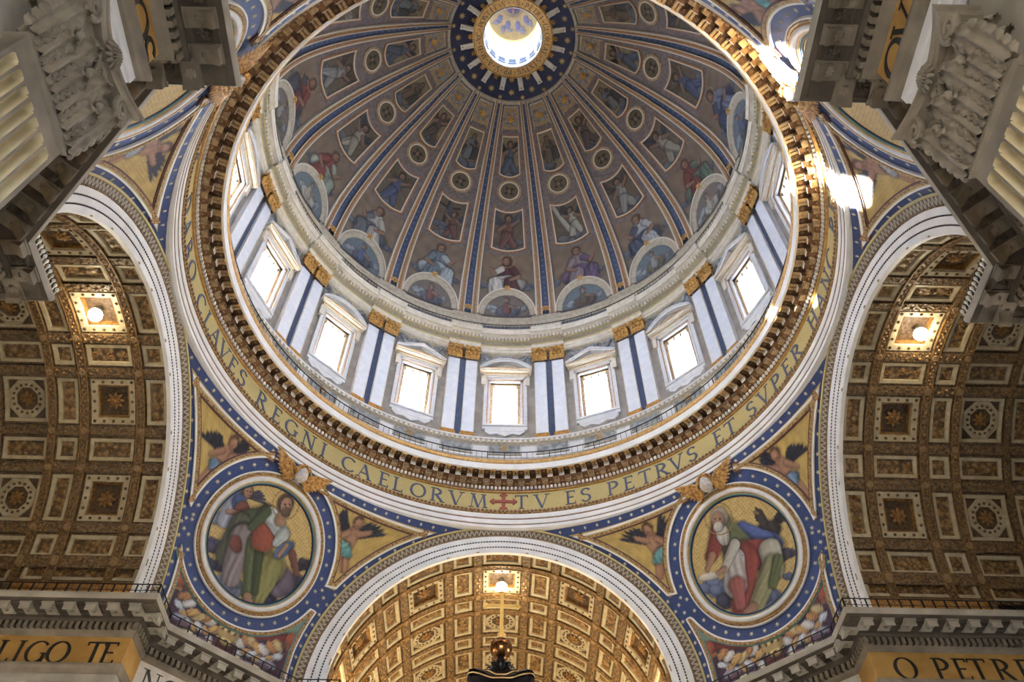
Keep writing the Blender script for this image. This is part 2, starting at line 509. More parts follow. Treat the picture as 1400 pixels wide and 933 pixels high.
def leaf_grid(w, H, out, curl, lobes=5, nu=9, nv=15, bend=0.0, frond=0.0):
    """acanthus leaf rising along +z from the origin, its face towards +y"""
    P = []
    for v in np.linspace(0, 1, nv):
        row = []
        for u in np.linspace(-1, 1, nu):
            env = (.62 + .38 * math.sin(PI * (.15 + .75 * v))) * (1 - max(0, v - .8) * 2.6)
            cut = abs(math.sin(lobes * PI * v)) if frond == 0 else (1 - abs(math.sin(lobes * PI * v))) ** 1.5 * 1.5
            lob = 1 - .26 * cut ** 2 * abs(u) ** 3
            x = w / 2 * u * env * lob
            if v < .72:
                z = H * v / .72 * .92; y = out * (.25 + .75 * (v / .72) ** 2)
            else:
                a = (v - .72) / .28 * PI * .95
                z = H * .92 + curl * math.sin(a) * .55; y = out + curl * (1 - math.cos(a)) * .55
            y += .05 * w * math.cos(u * 3 * PI) * (1 - .5 * v) - .08 * w * u * u + bend * abs(u)
            if frond:
                ph = (v * lobes - abs(u) * 1.1)
                y += frond * w * (abs(math.sin(PI * ph)) ** .7 - .5) * min(1, abs(u) * 2.5) + frond * w * 1.3 * math.exp(-(u / .12) ** 2)
                y -= frond * w * .9 * (abs(math.sin(3 * PI * ph)) ** 3) * min(1, abs(u) * 2)
            row.append((x, y, z))
        P.append(row)
    return np.array(P)

def capital_parts(W, H, D, nu=9, nv=15, frond=0.0):
    """corinthian pilaster capital: x across, y outwards from the wall plane, z up from the astragal; returns {name: MB}"""
    out = {}
    bell = MB()
    P = []
    for v in np.linspace(0, 1, 8):
        k = 1 + .16 * v ** 3
        w = W / 2 * k * .94; d = D * (1 + .3 * v ** 3)
        P.append([(-w, -.3 * D, H * .9 * v), (-w, d, H * .9 * v), (w, d, H * .9 * v), (w, -.3 * D, H * .9 * v)])
    bell.grid(np.array(P))
    out['bell'] = bell
    leaves = MB()
    nrow = 3
    for i in range(nrow):
        g = leaf_grid(W / nrow * 1.02, H * .36, D * .28, H * .1, 5, nu, nv, 0, frond)
        x = (i - (nrow - 1) / 2) * W / nrow
        leaves.grid(g + np.array((x, D, 0)))
    for i in range(nrow + 1):
        g = leaf_grid(W / nrow * 1.05, H * .64, D * .45, H * .12, 7, nu, nv, 0, frond)
        x = (i - nrow / 2) * W / nrow * .98
        leaves.grid(g + np.array((x, D * .98, 0)))
    for sx in (-1, 1):
        for hh, oo in ((.36, .3), (.62, .42)):
            g = leaf_grid(W / nrow, H * hh, D * oo, H * .12, 6, nu, nv, 0, frond)
            c, s_ = math.cos(-sx * PI / 2.0), math.sin(-sx * PI / 2.0)
            g2 = g.copy(); g2[..., 0] = c * g[..., 0] - s_ * g[..., 1]; g2[..., 1] = s_ * g[..., 0] + c * g[..., 1]
            leaves.grid(g2 + np.array((sx * W / 2 * .96, D * .4, 0)))
    out['acanthus_leaves'] = leaves
    vol = MB()
    for sx in (-1, 1):
        pts = []; rr = []
        for k in range(26):
            t = k / 25; a = t * 4.2 * PI; r = H * .13 * (1 - .8 * t)
            pts.append((sx * (W * .53 + r * math.cos(a) - H * .04), D * 1.75 + .12 * D * t, H * .8 + r * math.sin(a)))
            rr.append(H * .04 * (1 - .5 * t))
        pts = [(sx * W * .2, D * 1.1, H * .52), (sx * W * .36, D * 1.25, H * .74)] + pts
        rr = [H * .02, H * .035] + rr
        vol.tube(pts, rr, 6)
        pts = []
        for k in range(20):
            t = k / 19; a = PI - t * 3.6 * PI; r = H * .085 * (1 - .8 * t)
            pts.append((sx * (W * .1 + r * math.cos(a)), D * 1.32, H * .8 + r * math.sin(a)))
        vol.tube([(sx * W * .2, D * 1.1, H * .5)] + pts, [H * .02] + [H * .03 * (1 - .5 * k / 19) for k in range(20)], 6)
    out['volutes'] = vol
    ab = MB(); AB_ = 2.35
    n = 12; rows = []
    for z, k in ((H * .88, .97), (H * .91, 1.0), (H * .96, 1.0), (H * .965, 1.05), (H, 1.06)):
        row = [(-W * .62 * k, -.3 * D, z)]
        for i in range(n + 1):
            u = -1 + 2 * i / n
            row.append((u * W * .62 * k, D * (AB_ * k - .7 * (1 - u * u)), z))
        row.append((W * .62 * k, -.3 * D, z)); rows.append(row)
    ab.grid(np.array(rows))
    ab.F.append(tuple(range(0, n + 3))); ab.F.append(tuple(range(4 * (n + 3), 5 * (n + 3))))
    out['abacus'] = ab
    fl = MB()
    r = rosette_mb(H * .14, H * .09, 12)
    V = np.concatenate(r.V); V2 = V.copy(); V2[:, 1] = V[:, 2] + D * 1.68; V2[:, 2] = V[:, 1] + H * .93
    fl.add(V2, r.F)
    out['flower'] = fl
    return out

# ================================================================== the large structure
floor = MB().box((-90, -90, -1.9), (90, 90, -1.6)).build('floor', 'floor_marble')
tag(floor, 'pale marble floor of the church crossing', 'floor', kind='structure')

# ------------------------------------------------------------------ dome shell
def chaikin(P, n=3):
    P = np.array(P, float)
    for _ in range(n):
        Q = [P[0]]
        for a, b in zip(P[:-1], P[1:]):
            Q += [a * .75 + b * .25, a * .25 + b * .75]
        Q.append(P[-1]); P = np.array(Q)
    return P
PROF = chaikin([(21, 71.0), (20.97, 72.5), (20.65, 75.5), (20.05, 78.1), (19.1, 80.6), (17.5, 83.7), (15.35, 87.0), (12.75, 90.2), (10, 93.3), (7.25, 96.1)])
_d = np.r_[0, np.cumsum(np.hypot(*np.diff(PROF, axis=0).T))]
DL = _d[-1]; _s = _d / DL
_tan = np.gradient(PROF, axis=0); _tan /= np.hypot(_tan[:, 0], _tan[:, 1])[:, None]
def dome(az, s, h=0.0):
    R = np.interp(s, _s, PROF[:, 0]); Z = np.interp(s, _s, PROF[:, 1])
    tR = np.interp(s, _s, _tan[:, 0]); tZ = np.interp(s, _s, _tan[:, 1])
    R = R - h * tZ; Z = Z + h * tR
    a = np.radians(az)
    return np.stack([R * np.sin(a), R * np.cos(a), Z + 0 * a], -1)
def dome_R(s): return float(np.interp(s, _s, PROF[:, 0]))

WORDS = {0: 'the red cross', 1: 'the words ES PETRVS', 2: 'the word ET', 3: 'the word SVPER', 4: 'the word HANC', 5: 'the word PETRAM', 6: 'the first letters of AEDIFICABO', 7: 'the last letters of AEDIFICABO',
         8: 'the first letters of ECCLESIAM', 9: 'the last letters of ECCLESIAM', 10: 'the word MEAM', 11: 'the word TIBI', 12: 'the word DABO', 13: 'the word CLAVES', 14: 'the word REGNI', 15: 'the word CAELORVM'}

az_all = np.linspace(0, 360, 192, endpoint=False)
sv = np.linspace(0, 1, 40)
P = np.array([dome(az_all, s) for s in sv])
ceiling = MB().grid(P, cv=True).build('ceiling', 'dome_ground', None, True)
tag(ceiling, 'great round dome painted with mosaics between sixteen gilded ribs', 'dome', kind='structure')

# ribs: two gilded bars, a blue strip of stars between them, white fillets and a gilt boss at the foot
RIBA = [(0, 2.85), (.3, 2.75), (.6, 2.85), (.85, 3.2), (1.0, 3.5)]
def rib_half(s): return np.interp(s, [a for a, b in RIBA], [b for a, b in RIBA])
SR = np.linspace(.012, .997, 40)
def rib_band(a0, a1, h0, h1, h2=None):
    """raised band between the fractions a0..a1 of the rib half width"""
    rows = []
    for s in SR:
        w = rib_half(s)
        rows.append([dome(a0 * w, s, h0), dome(a0 * w, s, h1), dome(a1 * w, s, h2 if h2 is not None else h1), dome(a1 * w, s, h0)])
    return np.array(rows).reshape(len(SR), 4, 3)
rib_mb = MB()
for sg in (-1, 1):
    rib_mb.grid(rib_band(sg * .36, sg * .98, -.05, .32))
rib_me = rib_mb.data('rib', 'dome_gold')
strip_mb = MB().grid(rib_band(-.36, .36, -.05, .12)); strip_me = strip_mb.data('star_strip', 'dome_blue')
fil_mb = MB()
for sg in (-1, 1):
    for a, b, hh in ((.36, .45, .38), (.90, 1.03, .36)):
        fil_mb.grid(rib_band(sg * a, sg * b, -.05, hh))
fil_me = fil_mb.data('white_fillet', 'dome_line')
or_mb = MB()
for sg in (-1, 1):
    or_mb.grid(rib_band(sg * .55, sg * .72, -.05, .40))
or_me = or_mb.data('ochre_moulding', 'rib_orange')
dots = MB()
_st = star_mb(.17, .05)
_sv = np.concatenate(_st.V)
for s in np.linspace(.06, .97, 34):
    p = dome(0.0, s, .13); q = dome(0.0, s + .004, .13); nn = dome(0.0, s, .3) - p
    mx = frame_mtx(p, (1, 0, 0), nn)
    k = .6 + .5 * dome_R(s) / 21
    dots.add([tuple(mx @ Vector(v * k)) for v in _sv], _st.F)
dots_me = dots.data('strip_stars', 'rib_star')
boss_me = rosette_mb(.5, .3, 8).data('gilt_rosette', 'gilt_bright', True)
for k in range(16):
    az = 11.25 + 22.5 * k
    r = inst('rib', rib_me, ceiling, rot_az(az))
    inst('star_strip', strip_me, r); inst('white_fillet', fil_me, r); inst('ochre_moulding', or_me, r)
    so = inst('strip_stars', dots_me, r); so['kind'] = 'stuff'
    p = dome(0.0, .045, .3)
    inst('gilt_rosette', boss_me, r, frame_mtx(p, (1, 0, 0), dome(0.0, .045, 1.0) - p))

# plain ground panels edged in ochre stay part of the shell; mosaics are framed things of their own
def panel_fn(s0, s1, b0, b1, ha0, ha1, h):
    def fn(u, v):
        ha = ha0 + (ha1 - ha0) * v
        s = (s0 + b0 * (1 - u * u)) * (1 - v) + (s1 + b1 * (1 - u * u)) * v
        return dome(u * ha, s, h)
    return fn
def panel_frame(fn_h, fu, fv, h0, h1, n=12):
    """ring of quads round the unit panel: fn_h(u, v, h)"""
    t = np.linspace(-1, 1, n)
    uv = [(a, -1) for a in t[:-1]] + [(1, a) for a in t[:-1]] + [(-a, 1) for a in t[:-1]] + [(-1, -a) for a in t[:-1]]
    rows = []
    for k, h in ((1, h0), (1, h1), (0, h1), (0, h0)):
        row = []
        for u, w in uv:
            uu = u * (1 + fu * k); v = .5 + .5 * w * (1 + fv * k)
            row.append(fn_h(uu, v, h))
        rows.append(row)
    return MB().grid(np.array(rows), cv=True)
def uvgrid(nu, nv, u0=-1, u1=1, v0=0, v1=1):
    return np.meshgrid(np.linspace(u0, u1, nu), np.linspace(v0, v1, nv))

def ph(s0, s1, b0, b1, ha0, ha1):
    return lambda u, v, h: panel_fn(s0, s1, b0, b1, ha0, ha1, h)(u, v)
LOW = ph(.374, .541, -.012, -.012, 5.5, 5.35)
UPP = ph(.697, .852, -.012, .0, 4.9, 4.7)
def white_ochre(fn, a, b):
    return (panel_frame(fn, a, b, -.05, .16).data('frame', 'dome_line'),
            panel_frame(lambda u, v, h: fn(u * (1 + a), .5 + (v - .5) * (1 + b), h), a * 1.3, b * 1.3, -.05, .1).data('ochre_border', 'rib_orange'))
low_f = white_ochre(LOW, .07, .05)
upp_f = white_ochre(UPP, .08, .05)

def polar_fn(sc, n0=0):
    R0 = dome_R(sc)
    return lambda r, phi, h: dome(np.degrees(r * np.cos(phi) / R0), sc + r * np.sin(phi) / DL, h)
MED = polar_fn(.624)
def polar_ring(fn, r0, r1, h0, h1, n=40):
    ph_ = np.linspace(0, 2 * PI, n, endpoint=False)
    return MB().grid(np.array([fn(np.full(n, r), ph_, h) for r, h in ((r0, h0), (r0, h1), (r1, h1), (r1, h0))]), cv=True)
MR = 1.02
med_f = (polar_ring(MED, MR, MR * 1.13, -.05, .17).data('frame', 'dome_line'), polar_ring(MED, MR * 1.13, MR * 1.36, -.05, .1).data('grey_border', 'dome_gold'))

# lunette at the foot of each section: half oval with pale moulded arch and a gilt head on its crown
def LUN(r, t, h):     # r 0..1 from the foot centre, t 0..pi
    return dome(6.6 * r * np.cos(t), .022 + .118 * r * np.sin(t), h)
lun_f = MB()
tt = np.linspace(0, PI, 30)
lun_f.grid(np.array([LUN(np.full(30, r), tt, h) for r, h in ((1.0, .0), (1.0, .2), (1.07, .24), (1.17, .24), (1.24, .34), (1.30, .34), (1.30, -.05))]))
lun_fm = lun_f.data('arched_moulding', 'cream_dark')
lun_l = MB().grid(np.array([LUN(np.full(30, r), tt, h) for r, h in ((1.235, .0), (1.235, .39), (1.285, .39), (1.285, 0))])).data('white_fillet', 'dome_line')
lhead_me = rosette_mb(.42, .3, 6).data('gilt_head', 'gilt_bright', True)

ROBES = [((104, 52, 56), (206, 202, 196)), ((150, 132, 140), (110, 84, 132)), ((176, 178, 186), (84, 92, 120)), ((150, 60, 54), (96, 128, 104)), ((112, 128, 168), (70, 84, 132)), ((160, 140, 90), (80, 96, 110)), ((140, 70, 60), (150, 150, 160)),
         ((90, 110, 90), (150, 100, 60)), ((100, 90, 120), (190, 180, 150)), ((150, 110, 60), (70, 80, 120)), ((80, 100, 130), (140, 80, 70)), ((150, 60, 50), (180, 170, 150)), ((150, 64, 54), (84, 84, 96)), ((158, 66, 58), (150, 168, 148)), ((186, 182, 172), (104, 112, 124)), ((104, 128, 150), (170, 186, 194))]
RNAME = ['white robe over a dark red tunic', 'violet and grey robe', 'pale blue-grey robe', 'red and green robe', 'blue robe', 'ochre and slate robe', 'red and grey robe', 'green and brown robe', 'violet and cream robe', 'brown and blue robe', 'blue and red robe', 'red and cream robe', 'red and dark grey robe', 'red, white and green robe', 'white robe with grey cloak', 'pale blue and white robe']
LOWC = [((132, 82, 74), (96, 100, 120)), ((110, 96, 70), (180, 176, 160)), ((150, 150, 150), (110, 90, 80)), ((170, 160, 140), (90, 90, 100)), ((80, 96, 140), (120, 110, 80))]
LN = ['reddish', 'olive and cream', 'pale grey', 'cream', 'blue']
UPC = [((86, 100, 126), (60, 64, 76)), ((120, 100, 80), (80, 76, 74)), ((96, 84, 82), (110, 96, 70)), ((110, 120, 130), (74, 70, 70))]
UN = ['blue', 'brown', 'dusky', 'grey-blue']

def mute(C, sat=.68, gain=.74, tint=(1.0, .97, .9)):
    g_ = C.mean(-1, keepdims=True)
    return (g_ + (C - g_) * sat) * gain * np.array(tint)
for k in range(16):
    az = 22.5 * k; mt = rot_az(az); w = WORDS[k]; rng = random.Random(k)
    fl = 1 if k % 2 else -1
    # large seated figure
    U, V = uvgrid(56, 60)
    s_lo = .022 + .118 * 1.295 * np.sqrt(1 - (8.25 / (6.6 * 1.295) * U) ** 2); s_hi = .352 - .012 * (1 - U * U)   # the foot follows the lunette's arch
    S_ = s_lo + (s_hi - s_lo) * V; V = (S_ - .024) / (s_hi - .024)
    p = Paint(U * .31, V, (128, 110, 92), 10 + k)
    p.grad((110, 104, 108), .45, .0)
    p.cloud(-.22, .5, .09, (104, 112, 128)); p.cloud(.22, .5, .09, (100, 106, 124)); p.cloud(.0, .44, .14, (92, 98, 114))
    rb, ck = [tuple(.72 * v + .28 * .85 * sum(c_) / 3 for v in c_) for c_ in ROBES[k]]
    seated(p, .01 * fl, .695, .52, rb, ck, (100, 76, 54), (130, 110, 92) if k % 3 == 2 else None, (170, 140, 90) if k % 4 == 0 else None, fl)
    fn = ph(.024, .352, 0, -.012, 8.25, 8.1)
    pic = paint_obj('seated_figure_mosaic', fn(U, V, .05), mute(p.C, .85, .86), None, mt)
    tag(pic, 'seated figure mosaic, %s, above %s' % (RNAME[k], w), 'mosaic', 'seated figures round the foot of the dome')
    # lunette
    r_, t_2 = np.meshgrid(np.linspace(.02, 1, 18), np.linspace(0, PI, 40))
    X = r_ * np.cos(t_2); Y = r_ * np.sin(t_2)
    p = Paint(X, Y, (104, 118, 128) if k % 3 else (122, 108, 100), 40 + k)
    p.cloud(-.5, .3, .3, (150, 158, 166)); p.cloud(.5, .3, .3, (136, 140, 148))
    c1 = LOWC[(k * 2) % 5][1]
    p.ell(.05, .22, .5, .3, 0, c1, .3, 5); p.cap(0, .3, 0, .55, .2, .14, LOWC[k % 5][0], .2); p.cap(.1, .5, .4, .4, .07, .05, SKIN)
    head(p, -.02, .78, .11, (110, 84, 60), (150, 140, 130) if k % 2 else None, None, .2 * fl)
    lun = paint_obj('lunette_mosaic', LUN(r_, t_2, .12), mute(p.C, .75, .85, (1, 1, .95)), None, mt)
    tag(lun, 'half-round mosaic with a small bust at the dome foot above %s' % w, 'mosaic', 'lunettes round the foot of the dome')
    inst('arched_moulding', lun_fm, lun); inst('white_fillet', lun_l, lun)
    q = dome(0.0, .022 + .118 * 1.27, .3)
    inst('gilt_head', lhead_me, lun, frame_mtx(q, (1, 0, 0), dome(0.0, .022 + .118 * 1.27, 1.0) - q))
    # lower picture panel
    U, V = uvgrid(44, 52)
    p = Paint(U * .335, V, (116, 100, 78), 70 + k)
    p.cloud(0, .1, .24, (110, 112, 120))
    a, b = LOWC[k % 5]
    if k in (15,):
        p.cap(-.1, .95, -.1, .3, .035, .04, (70, 60, 56)); p.cap(-.3, .8, .18, .86, .03, .03, (70, 60, 56)); p.cloud(-.2, .3, .16, (96, 104, 128)); angel(p, .1, .42, .7, a, b, fl)
    elif k == 1:
        p.cap(-.28, .95, .05, .2, .06, .07, (186, 182, 172)); angel(p, .1, .52, .76, b, (84, 80, 84), fl)
    else:
        angel(p, .0, .5, .9, a, b, fl)
    lo = paint_obj('angel_panel_mosaic', LOW(U, V, .04), mute(p.C), None, mt)
    tag(lo, '%s angel in wide dome panel above %s' % (LN[k % 5], w), 'mosaic', 'lower picture panels of the dome')
    inst('frame', low_f[0], lo); inst('ochre_border', low_f[1], lo)
    # medallion
    r_, t_2 = np.meshgrid(np.linspace(.02, 1, 16), np.linspace(0, 2 * PI, 44))
    p = Paint(r_ * np.cos(t_2), r_ * np.sin(t_2), (112, 98, 66), 100)
    for i in range(4):
        wing(p, 0, .02, .72, 45 + 90 * i, (64, 68, 78), 4)
    head(p, 0, 0, .27, (92, 76, 60), None, None, 0)
    md = paint_obj('cherub_medallion', MED(r_ * MR, t_2, .04), mute(p.C, .7, .8), None, mt)
    tag(md, 'round winged-head medallion between two dome panels above %s' % w, 'mosaic', 'sixteen medallions half way up the dome')
    inst('frame', med_f[0], md); inst('grey_border', med_f[1], md)
    # upper panel
    U, V = uvgrid(36, 52)
    p = Paint(U * .22, V, (144, 126, 86), 130 + k)
    p.cloud(0, .1, .22, (96, 104, 122))
    a, b = UPC[k % 4]
    if k % 2: seated(p, 0, .6, .56, a, b, (80, 60, 48), None, None, fl)
    else: angel(p, 0, .49, .84, a, b, fl)
    up = paint_obj('small_angel_mosaic', UPP(U, V, .04), mute(p.C, .7, .78), None, mt)
    tag(up, '%s figure in narrow upper dome panel above %s' % (UN[k % 4], w), 'mosaic', 'upper picture panels of the dome')
    inst('frame', upp_f[0], up); inst('ochre_border', upp_f[1], up)

# winged heads near the crown: six pale wings round a gilt face on an olive ground
gr_me = MB().grid(np.array([[dome(u * 5.6, s, .03) for u in np.linspace(-1, 1, 5)] for s in np.linspace(.885, .979, 5)])).data('olive_ground', 'dome_gold')
wing_mb = MB()
for i in range(6):
    a = PI / 6 + PI / 3 * i
    g = leaf_grid(.42, .72, .1, .06, 3, 5, 7)
    Q = np.stack([g[..., 0], g[..., 2], g[..., 1]], -1)
    c, s_ = math.cos(a), math.sin(a)
    Q2 = Q.copy(); Q2[..., 0] = c * Q[..., 0] - s_ * Q[..., 1]; Q2[..., 1] = s_ * Q[..., 0] + c * Q[..., 1]
    wing_mb.grid(Q2)
wing_me = wing_mb.data('wings', 'relief_grey', True)
wface = MB().lathe([(.001, .32), (.14, .29), (.24, .18), (.27, .05), (.27, 0)], 12).lathe([(.3, 0), (.36, .07), (.3, .12), (.26, .1)], 12)
wface_me = wface.data('winged_head', 'gilt_bright', True)
edge_me = MB()
for sg in (-1, 1):
    edge_me.grid(np.array([[dome(sg * 5.6, s, 0), dome(sg * 5.6, s, .1), dome(sg * 6.1, s, .1), dome(sg * 6.1, s, 0)] for s in np.linspace(.875, .979, 5)]))
edge_me.grid(np.array([[dome(u * 5.9, .977, 0), dome(u * 5.9, .977, .1), dome(u * 5.9, .984, .1), dome(u * 5.9, .984, 0)] for u in np.linspace(-1, 1, 6)]))
edge_d = edge_me.data('border', 'cream_dark')
p = dome(0.0, .927, .05); HM = frame_mtx(p, (1, 0, 0), dome(0.0, .927, 1.0) - p)
for k in range(16):
    o = inst('winged_head', wface_me, None, rot_az(22.5 * k) @ HM @ Matrix.Scale(1.3, 4))
    tag(o, 'gilt winged head by the starry disc, above %s' % WORDS[k], 'ornament', 'sixteen winged heads round the starry disc')
    inst('wings', wing_me, o)
    inst('olive_ground', gr_me, o, (HM @ Matrix.Scale(1.3, 4)).inverted()); inst('border', edge_d, o, (HM @ Matrix.Scale(1.3, 4)).inverted())

# ------------------------------------------------------------------ starry disc, inscribed ring and lantern
lantern = ring('ceiling_lantern', [(7.3, 96.08), (4.35, 97.15)], 'navy', None, 96)
tag(lantern, 'navy starry disc and bright lantern at the top of the dome', 'lantern', kind='structure')
ring('disc_rim', [(7.5, 95.95), (7.3, 95.7), (7.05, 95.85), (7.0, 96.25)], 'cream_dark', lantern, 96)
disc_z = lambda R: 96.08 + (7.3 - R) / 2.95 * 1.07
ring('inscribed_ring', [(4.5, 97.2), (4.5, 96.75), (4.3, 96.7), (3.45, 96.85), (3.3, 96.95), (3.25, 97.3)], 'gold', lantern, 96)
ring('ring_lip', [(3.42, 96.8), (3.34, 96.72), (3.26, 96.8), (3.24, 97.2)], 'cream_dark', lantern, 96)
ring('ring_edge', [(4.62, 97.1), (4.58, 96.68), (4.44, 96.62), (4.36, 96.72)], 'gilt_bright', lantern, 96)
inscr = 'S PETRI GLORIAE SIXTVS PP V A M D XC PONTIF V  '
n = len(inscr)
for i, ch in enumerate(inscr):
    a0 = 173 - 360.0 * i / n
    if ch == ' ':
        mb = MB().box((-.06, -.06, 0), (.06, .06, .04)); me = mb.data('letter_dot', 'letter_black')
        inst('letter_dot', me, lantern, Matrix.Translation(pol(3.85, a0, 96.74)) @ rot_az(a0))
        continue
    def fn(x, y, h, a0=a0):
        R = 3.57 + y * .58
        return pol(R, a0 - math.degrees(x * .58 / 3.85), 96.83 - (R - 3.45) / .85 * .15 - h)
    inst('letter', letter_mesh(ch, fn, 'letter_black', .03), lantern)
br = MB()
for x in (-.17, .17):
    br.box((x - .1, 4.5, -.28), (x + .1, 5.85, .1))
br.box((-.3, 5.82, -.34), (.3, 6.0, .1)); br.box((-.28, 4.5, -.2), (.28, 5.8, .1)); br.box((-.3, 5.1, -.32), (.3, 5.2, .1))
br_me = br.data('bracket', 'cream')
ros_me = rosette_mb(.33, .22, 6).data('gilt_rosette', 'gilt_bright', True)
bst_me = star_mb(.42, .06, 8).data('star', 'star_gold'); sst_me = star_mb(.3, .05, 8).data('star', 'star_gold')
slope = math.atan2(1.07, 2.95)
def disc_m(R, az):
    return rot_az(az) @ Matrix.Translation((0, R, disc_z(R) - .03)) @ Matrix.Rotation(PI - slope, 4, 'X')
for k in range(16):
    az = 11.25 + 22.5 * k
    inst('bracket', br_me, lantern, rot_az(az) @ Matrix.Translation((0, 0, 96.85)))
    inst('gilt_rosette', ros_me, lantern, disc_m(4.82, az - 11.25))
    inst('star', bst_me, lantern, disc_m(6.15, az - 11.25))
    inst('star', sst_me, lantern, disc_m(6.75, az))
# lantern walls
ring('lantern_wall', [(3.3, 96.9), (3.32, 99.9), (3.2, 100.0), (3.2, 100.25), (3.4, 100.3), (3.7, 100.3)], 'lantern_white', lantern, 64)
ring('lantern_cornice', [(3.5, 105.2), (3.25, 105.25), (3.2, 105.6), (3.1, 105.7), (3.02, 106.1), (3.1, 106.3), (3.3, 106.4)], 'gilt_bright', lantern, 64)
pn = MB().box((-.42, 3.18, 98.0), (.42, 3.34, 99.3)).data('dark_panel', 'lantern_dark')
pf = MB()
for x in (-.5, .42): pf.box((x, 3.16, 97.9), (x + .08, 3.34, 99.4))
for z in (97.9, 99.3): pf.box((-.42, 3.16, z), (.42, 3.34, z + .1))
pf_me = pf.data('panel_frame', 'lantern_white')
cl = MB().box((-.14, 3.2, 100.2), (.14, 3.75, 105.3)).data('lantern_pier', 'lantern_white')
for k in range(16):
    o = inst('dark_panel', pn, lantern, rot_az(22.5 * k)); inst('panel_frame', pf_me, o)
    inst('lantern_pier', cl, lantern, rot_az(11.25 + 22.5 * k))
az_, t2 = np.meshgrid(np.linspace(0, 360, 96), np.linspace(0, PI / 2 - .01, 30))
Rr = 3.25 * np.cos(t2); Zz = 106.3 + 3.3 * np.sin(t2)
X, Y = Rr * np.sin(np.radians(az_)) / 3.25, Rr * np.cos(np.radians(az_)) / 3.25
p = Paint(X, Y, (196, 164, 96), 7)
for i in range(10):
    a = 2 * PI * i / 10
    p.cloud(.75 * math.cos(a), .75 * math.sin(a), .17, (150, 140, 144), 4); p.ell(.62 * math.cos(a), .62 * math.sin(a), .1, .12, 0, (120, 116, 150))
p.ell(0, 0, .38, .34, 0, (206, 170, 90)); p.ell(0, .05, .26, .2, 10, (84, 84, 130), .2); p.ell(0, -.05, .12, .2, 0, (150, 80, 70)); head(p, 0, .2, .08, (150, 140, 130), (160, 150, 140))
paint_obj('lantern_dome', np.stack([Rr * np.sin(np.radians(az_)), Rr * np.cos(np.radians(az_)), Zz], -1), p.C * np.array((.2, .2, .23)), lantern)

# ------------------------------------------------------------------ drum: wall with sixteen openings
OA = math.degrees(math.asin(1.4 / 21.4))
Z0, Z1 = 55.2, 61.3
wall = MB()
def wpatch(a0, a1, z0, z1, R0=21.4, R1=None, n=6):
    az = np.linspace(a0, a1, n)
    R1 = R0 if R1 is None else R1
    wall.grid(np.array([[pol(R0, a, z0) for a in az], [pol(R1, a, z1) for a in az]]))
for k in range(16):
    c = 22.5 * k
    wpatch(c - 11.25, c - OA, 48, 71.2); wpatch(c + OA, c + 11.25, 48, 71.2)
    wpatch(c - OA, c + OA, 48, Z0); wpatch(c - OA, c + OA, Z1, 71.2)
    for sg in (-1, 1):
        wall.grid(np.array([[pol(R, c + sg * OA, z) for z in (Z0, Z1)] for R in (21.4, 21.85)]))
    for z in (Z0, Z1):
        wpatch(c - OA, c + OA, z, z, 21.4, 21.85)
drum = wall.build('wall_drum', 'drum_wall')
tag(drum, 'drum wall with paired pilasters between sixteen windows', 'wall', kind='structure')
# base courses of the drum, above the gallery
ring('plinth', [(20.75, 48.0), (20.75, 50.6), (20.65, 50.65), (20.65, 50.85), (20.8, 50.9), (20.8, 52.05), (20.7, 52.1)], 'white_marble', drum)
ring('egg_moulding', [(20.7, 52.1), (20.55, 52.25), (20.55, 52.6), (20.65, 52.7)], 'carved_cream', drum)
ring('base_moulding', [(20.65, 52.7), (20.55, 52.74), (20.55, 52.9), (20.8, 53.0), (21.45, 53.05)], 'white_marble', drum)
eg = MB()
for k in range(288):
    az = 1.25 * k
    eg.box((-.1, 20.44, 52.27), (.1, 20.6, 52.57), lambda x, y, z, a=az: tuple(rot_az(a) @ Vector((x, y, z))))
eg.build('egg_and_dart', 'cream', drum, kind='stuff')
rl = MB().grid(np.array([[pol(20.7, u * 3.6, z) for z in np.linspace(51.0, 52.2, 3)] for u in np.linspace(-1, 1, 7)]))
rl_me = rl.data('relief_panel', 'relief_grey')
rlf = MB()
for z in (50.95, 52.15): rlf.grid(np.array([[pol(R, u * 3.9, z + dz) for R, dz in ((20.8, 0), (20.62, 0), (20.62, .1), (20.8, .1))] for u in np.linspace(-1, 1, 7)]))
for a in (-3.9, 3.75): rlf.grid(np.array([[pol(R, a + da, z) for R, da in ((20.8, 0), (20.62, 0), (20.62, .15), (20.8, .15))] for z in (50.95, 52.25)]))
rlf_me = rlf.data('panel_border', 'cream_dark')
gf_me = rosette_mb(.45, .25, 8).data('gilt_mask', 'mutule', True)
for k in range(32):
    o = inst('relief_panel', rl_me, drum, rot_az(11.25 * k)); inst('panel_border', rlf_me, o)
    if k % 2 == 0: inst('gilt_mask', gf_me, o, frame_mtx((0, 20.68, 51.7), (1, 0, 0), (0, -1, 0)))

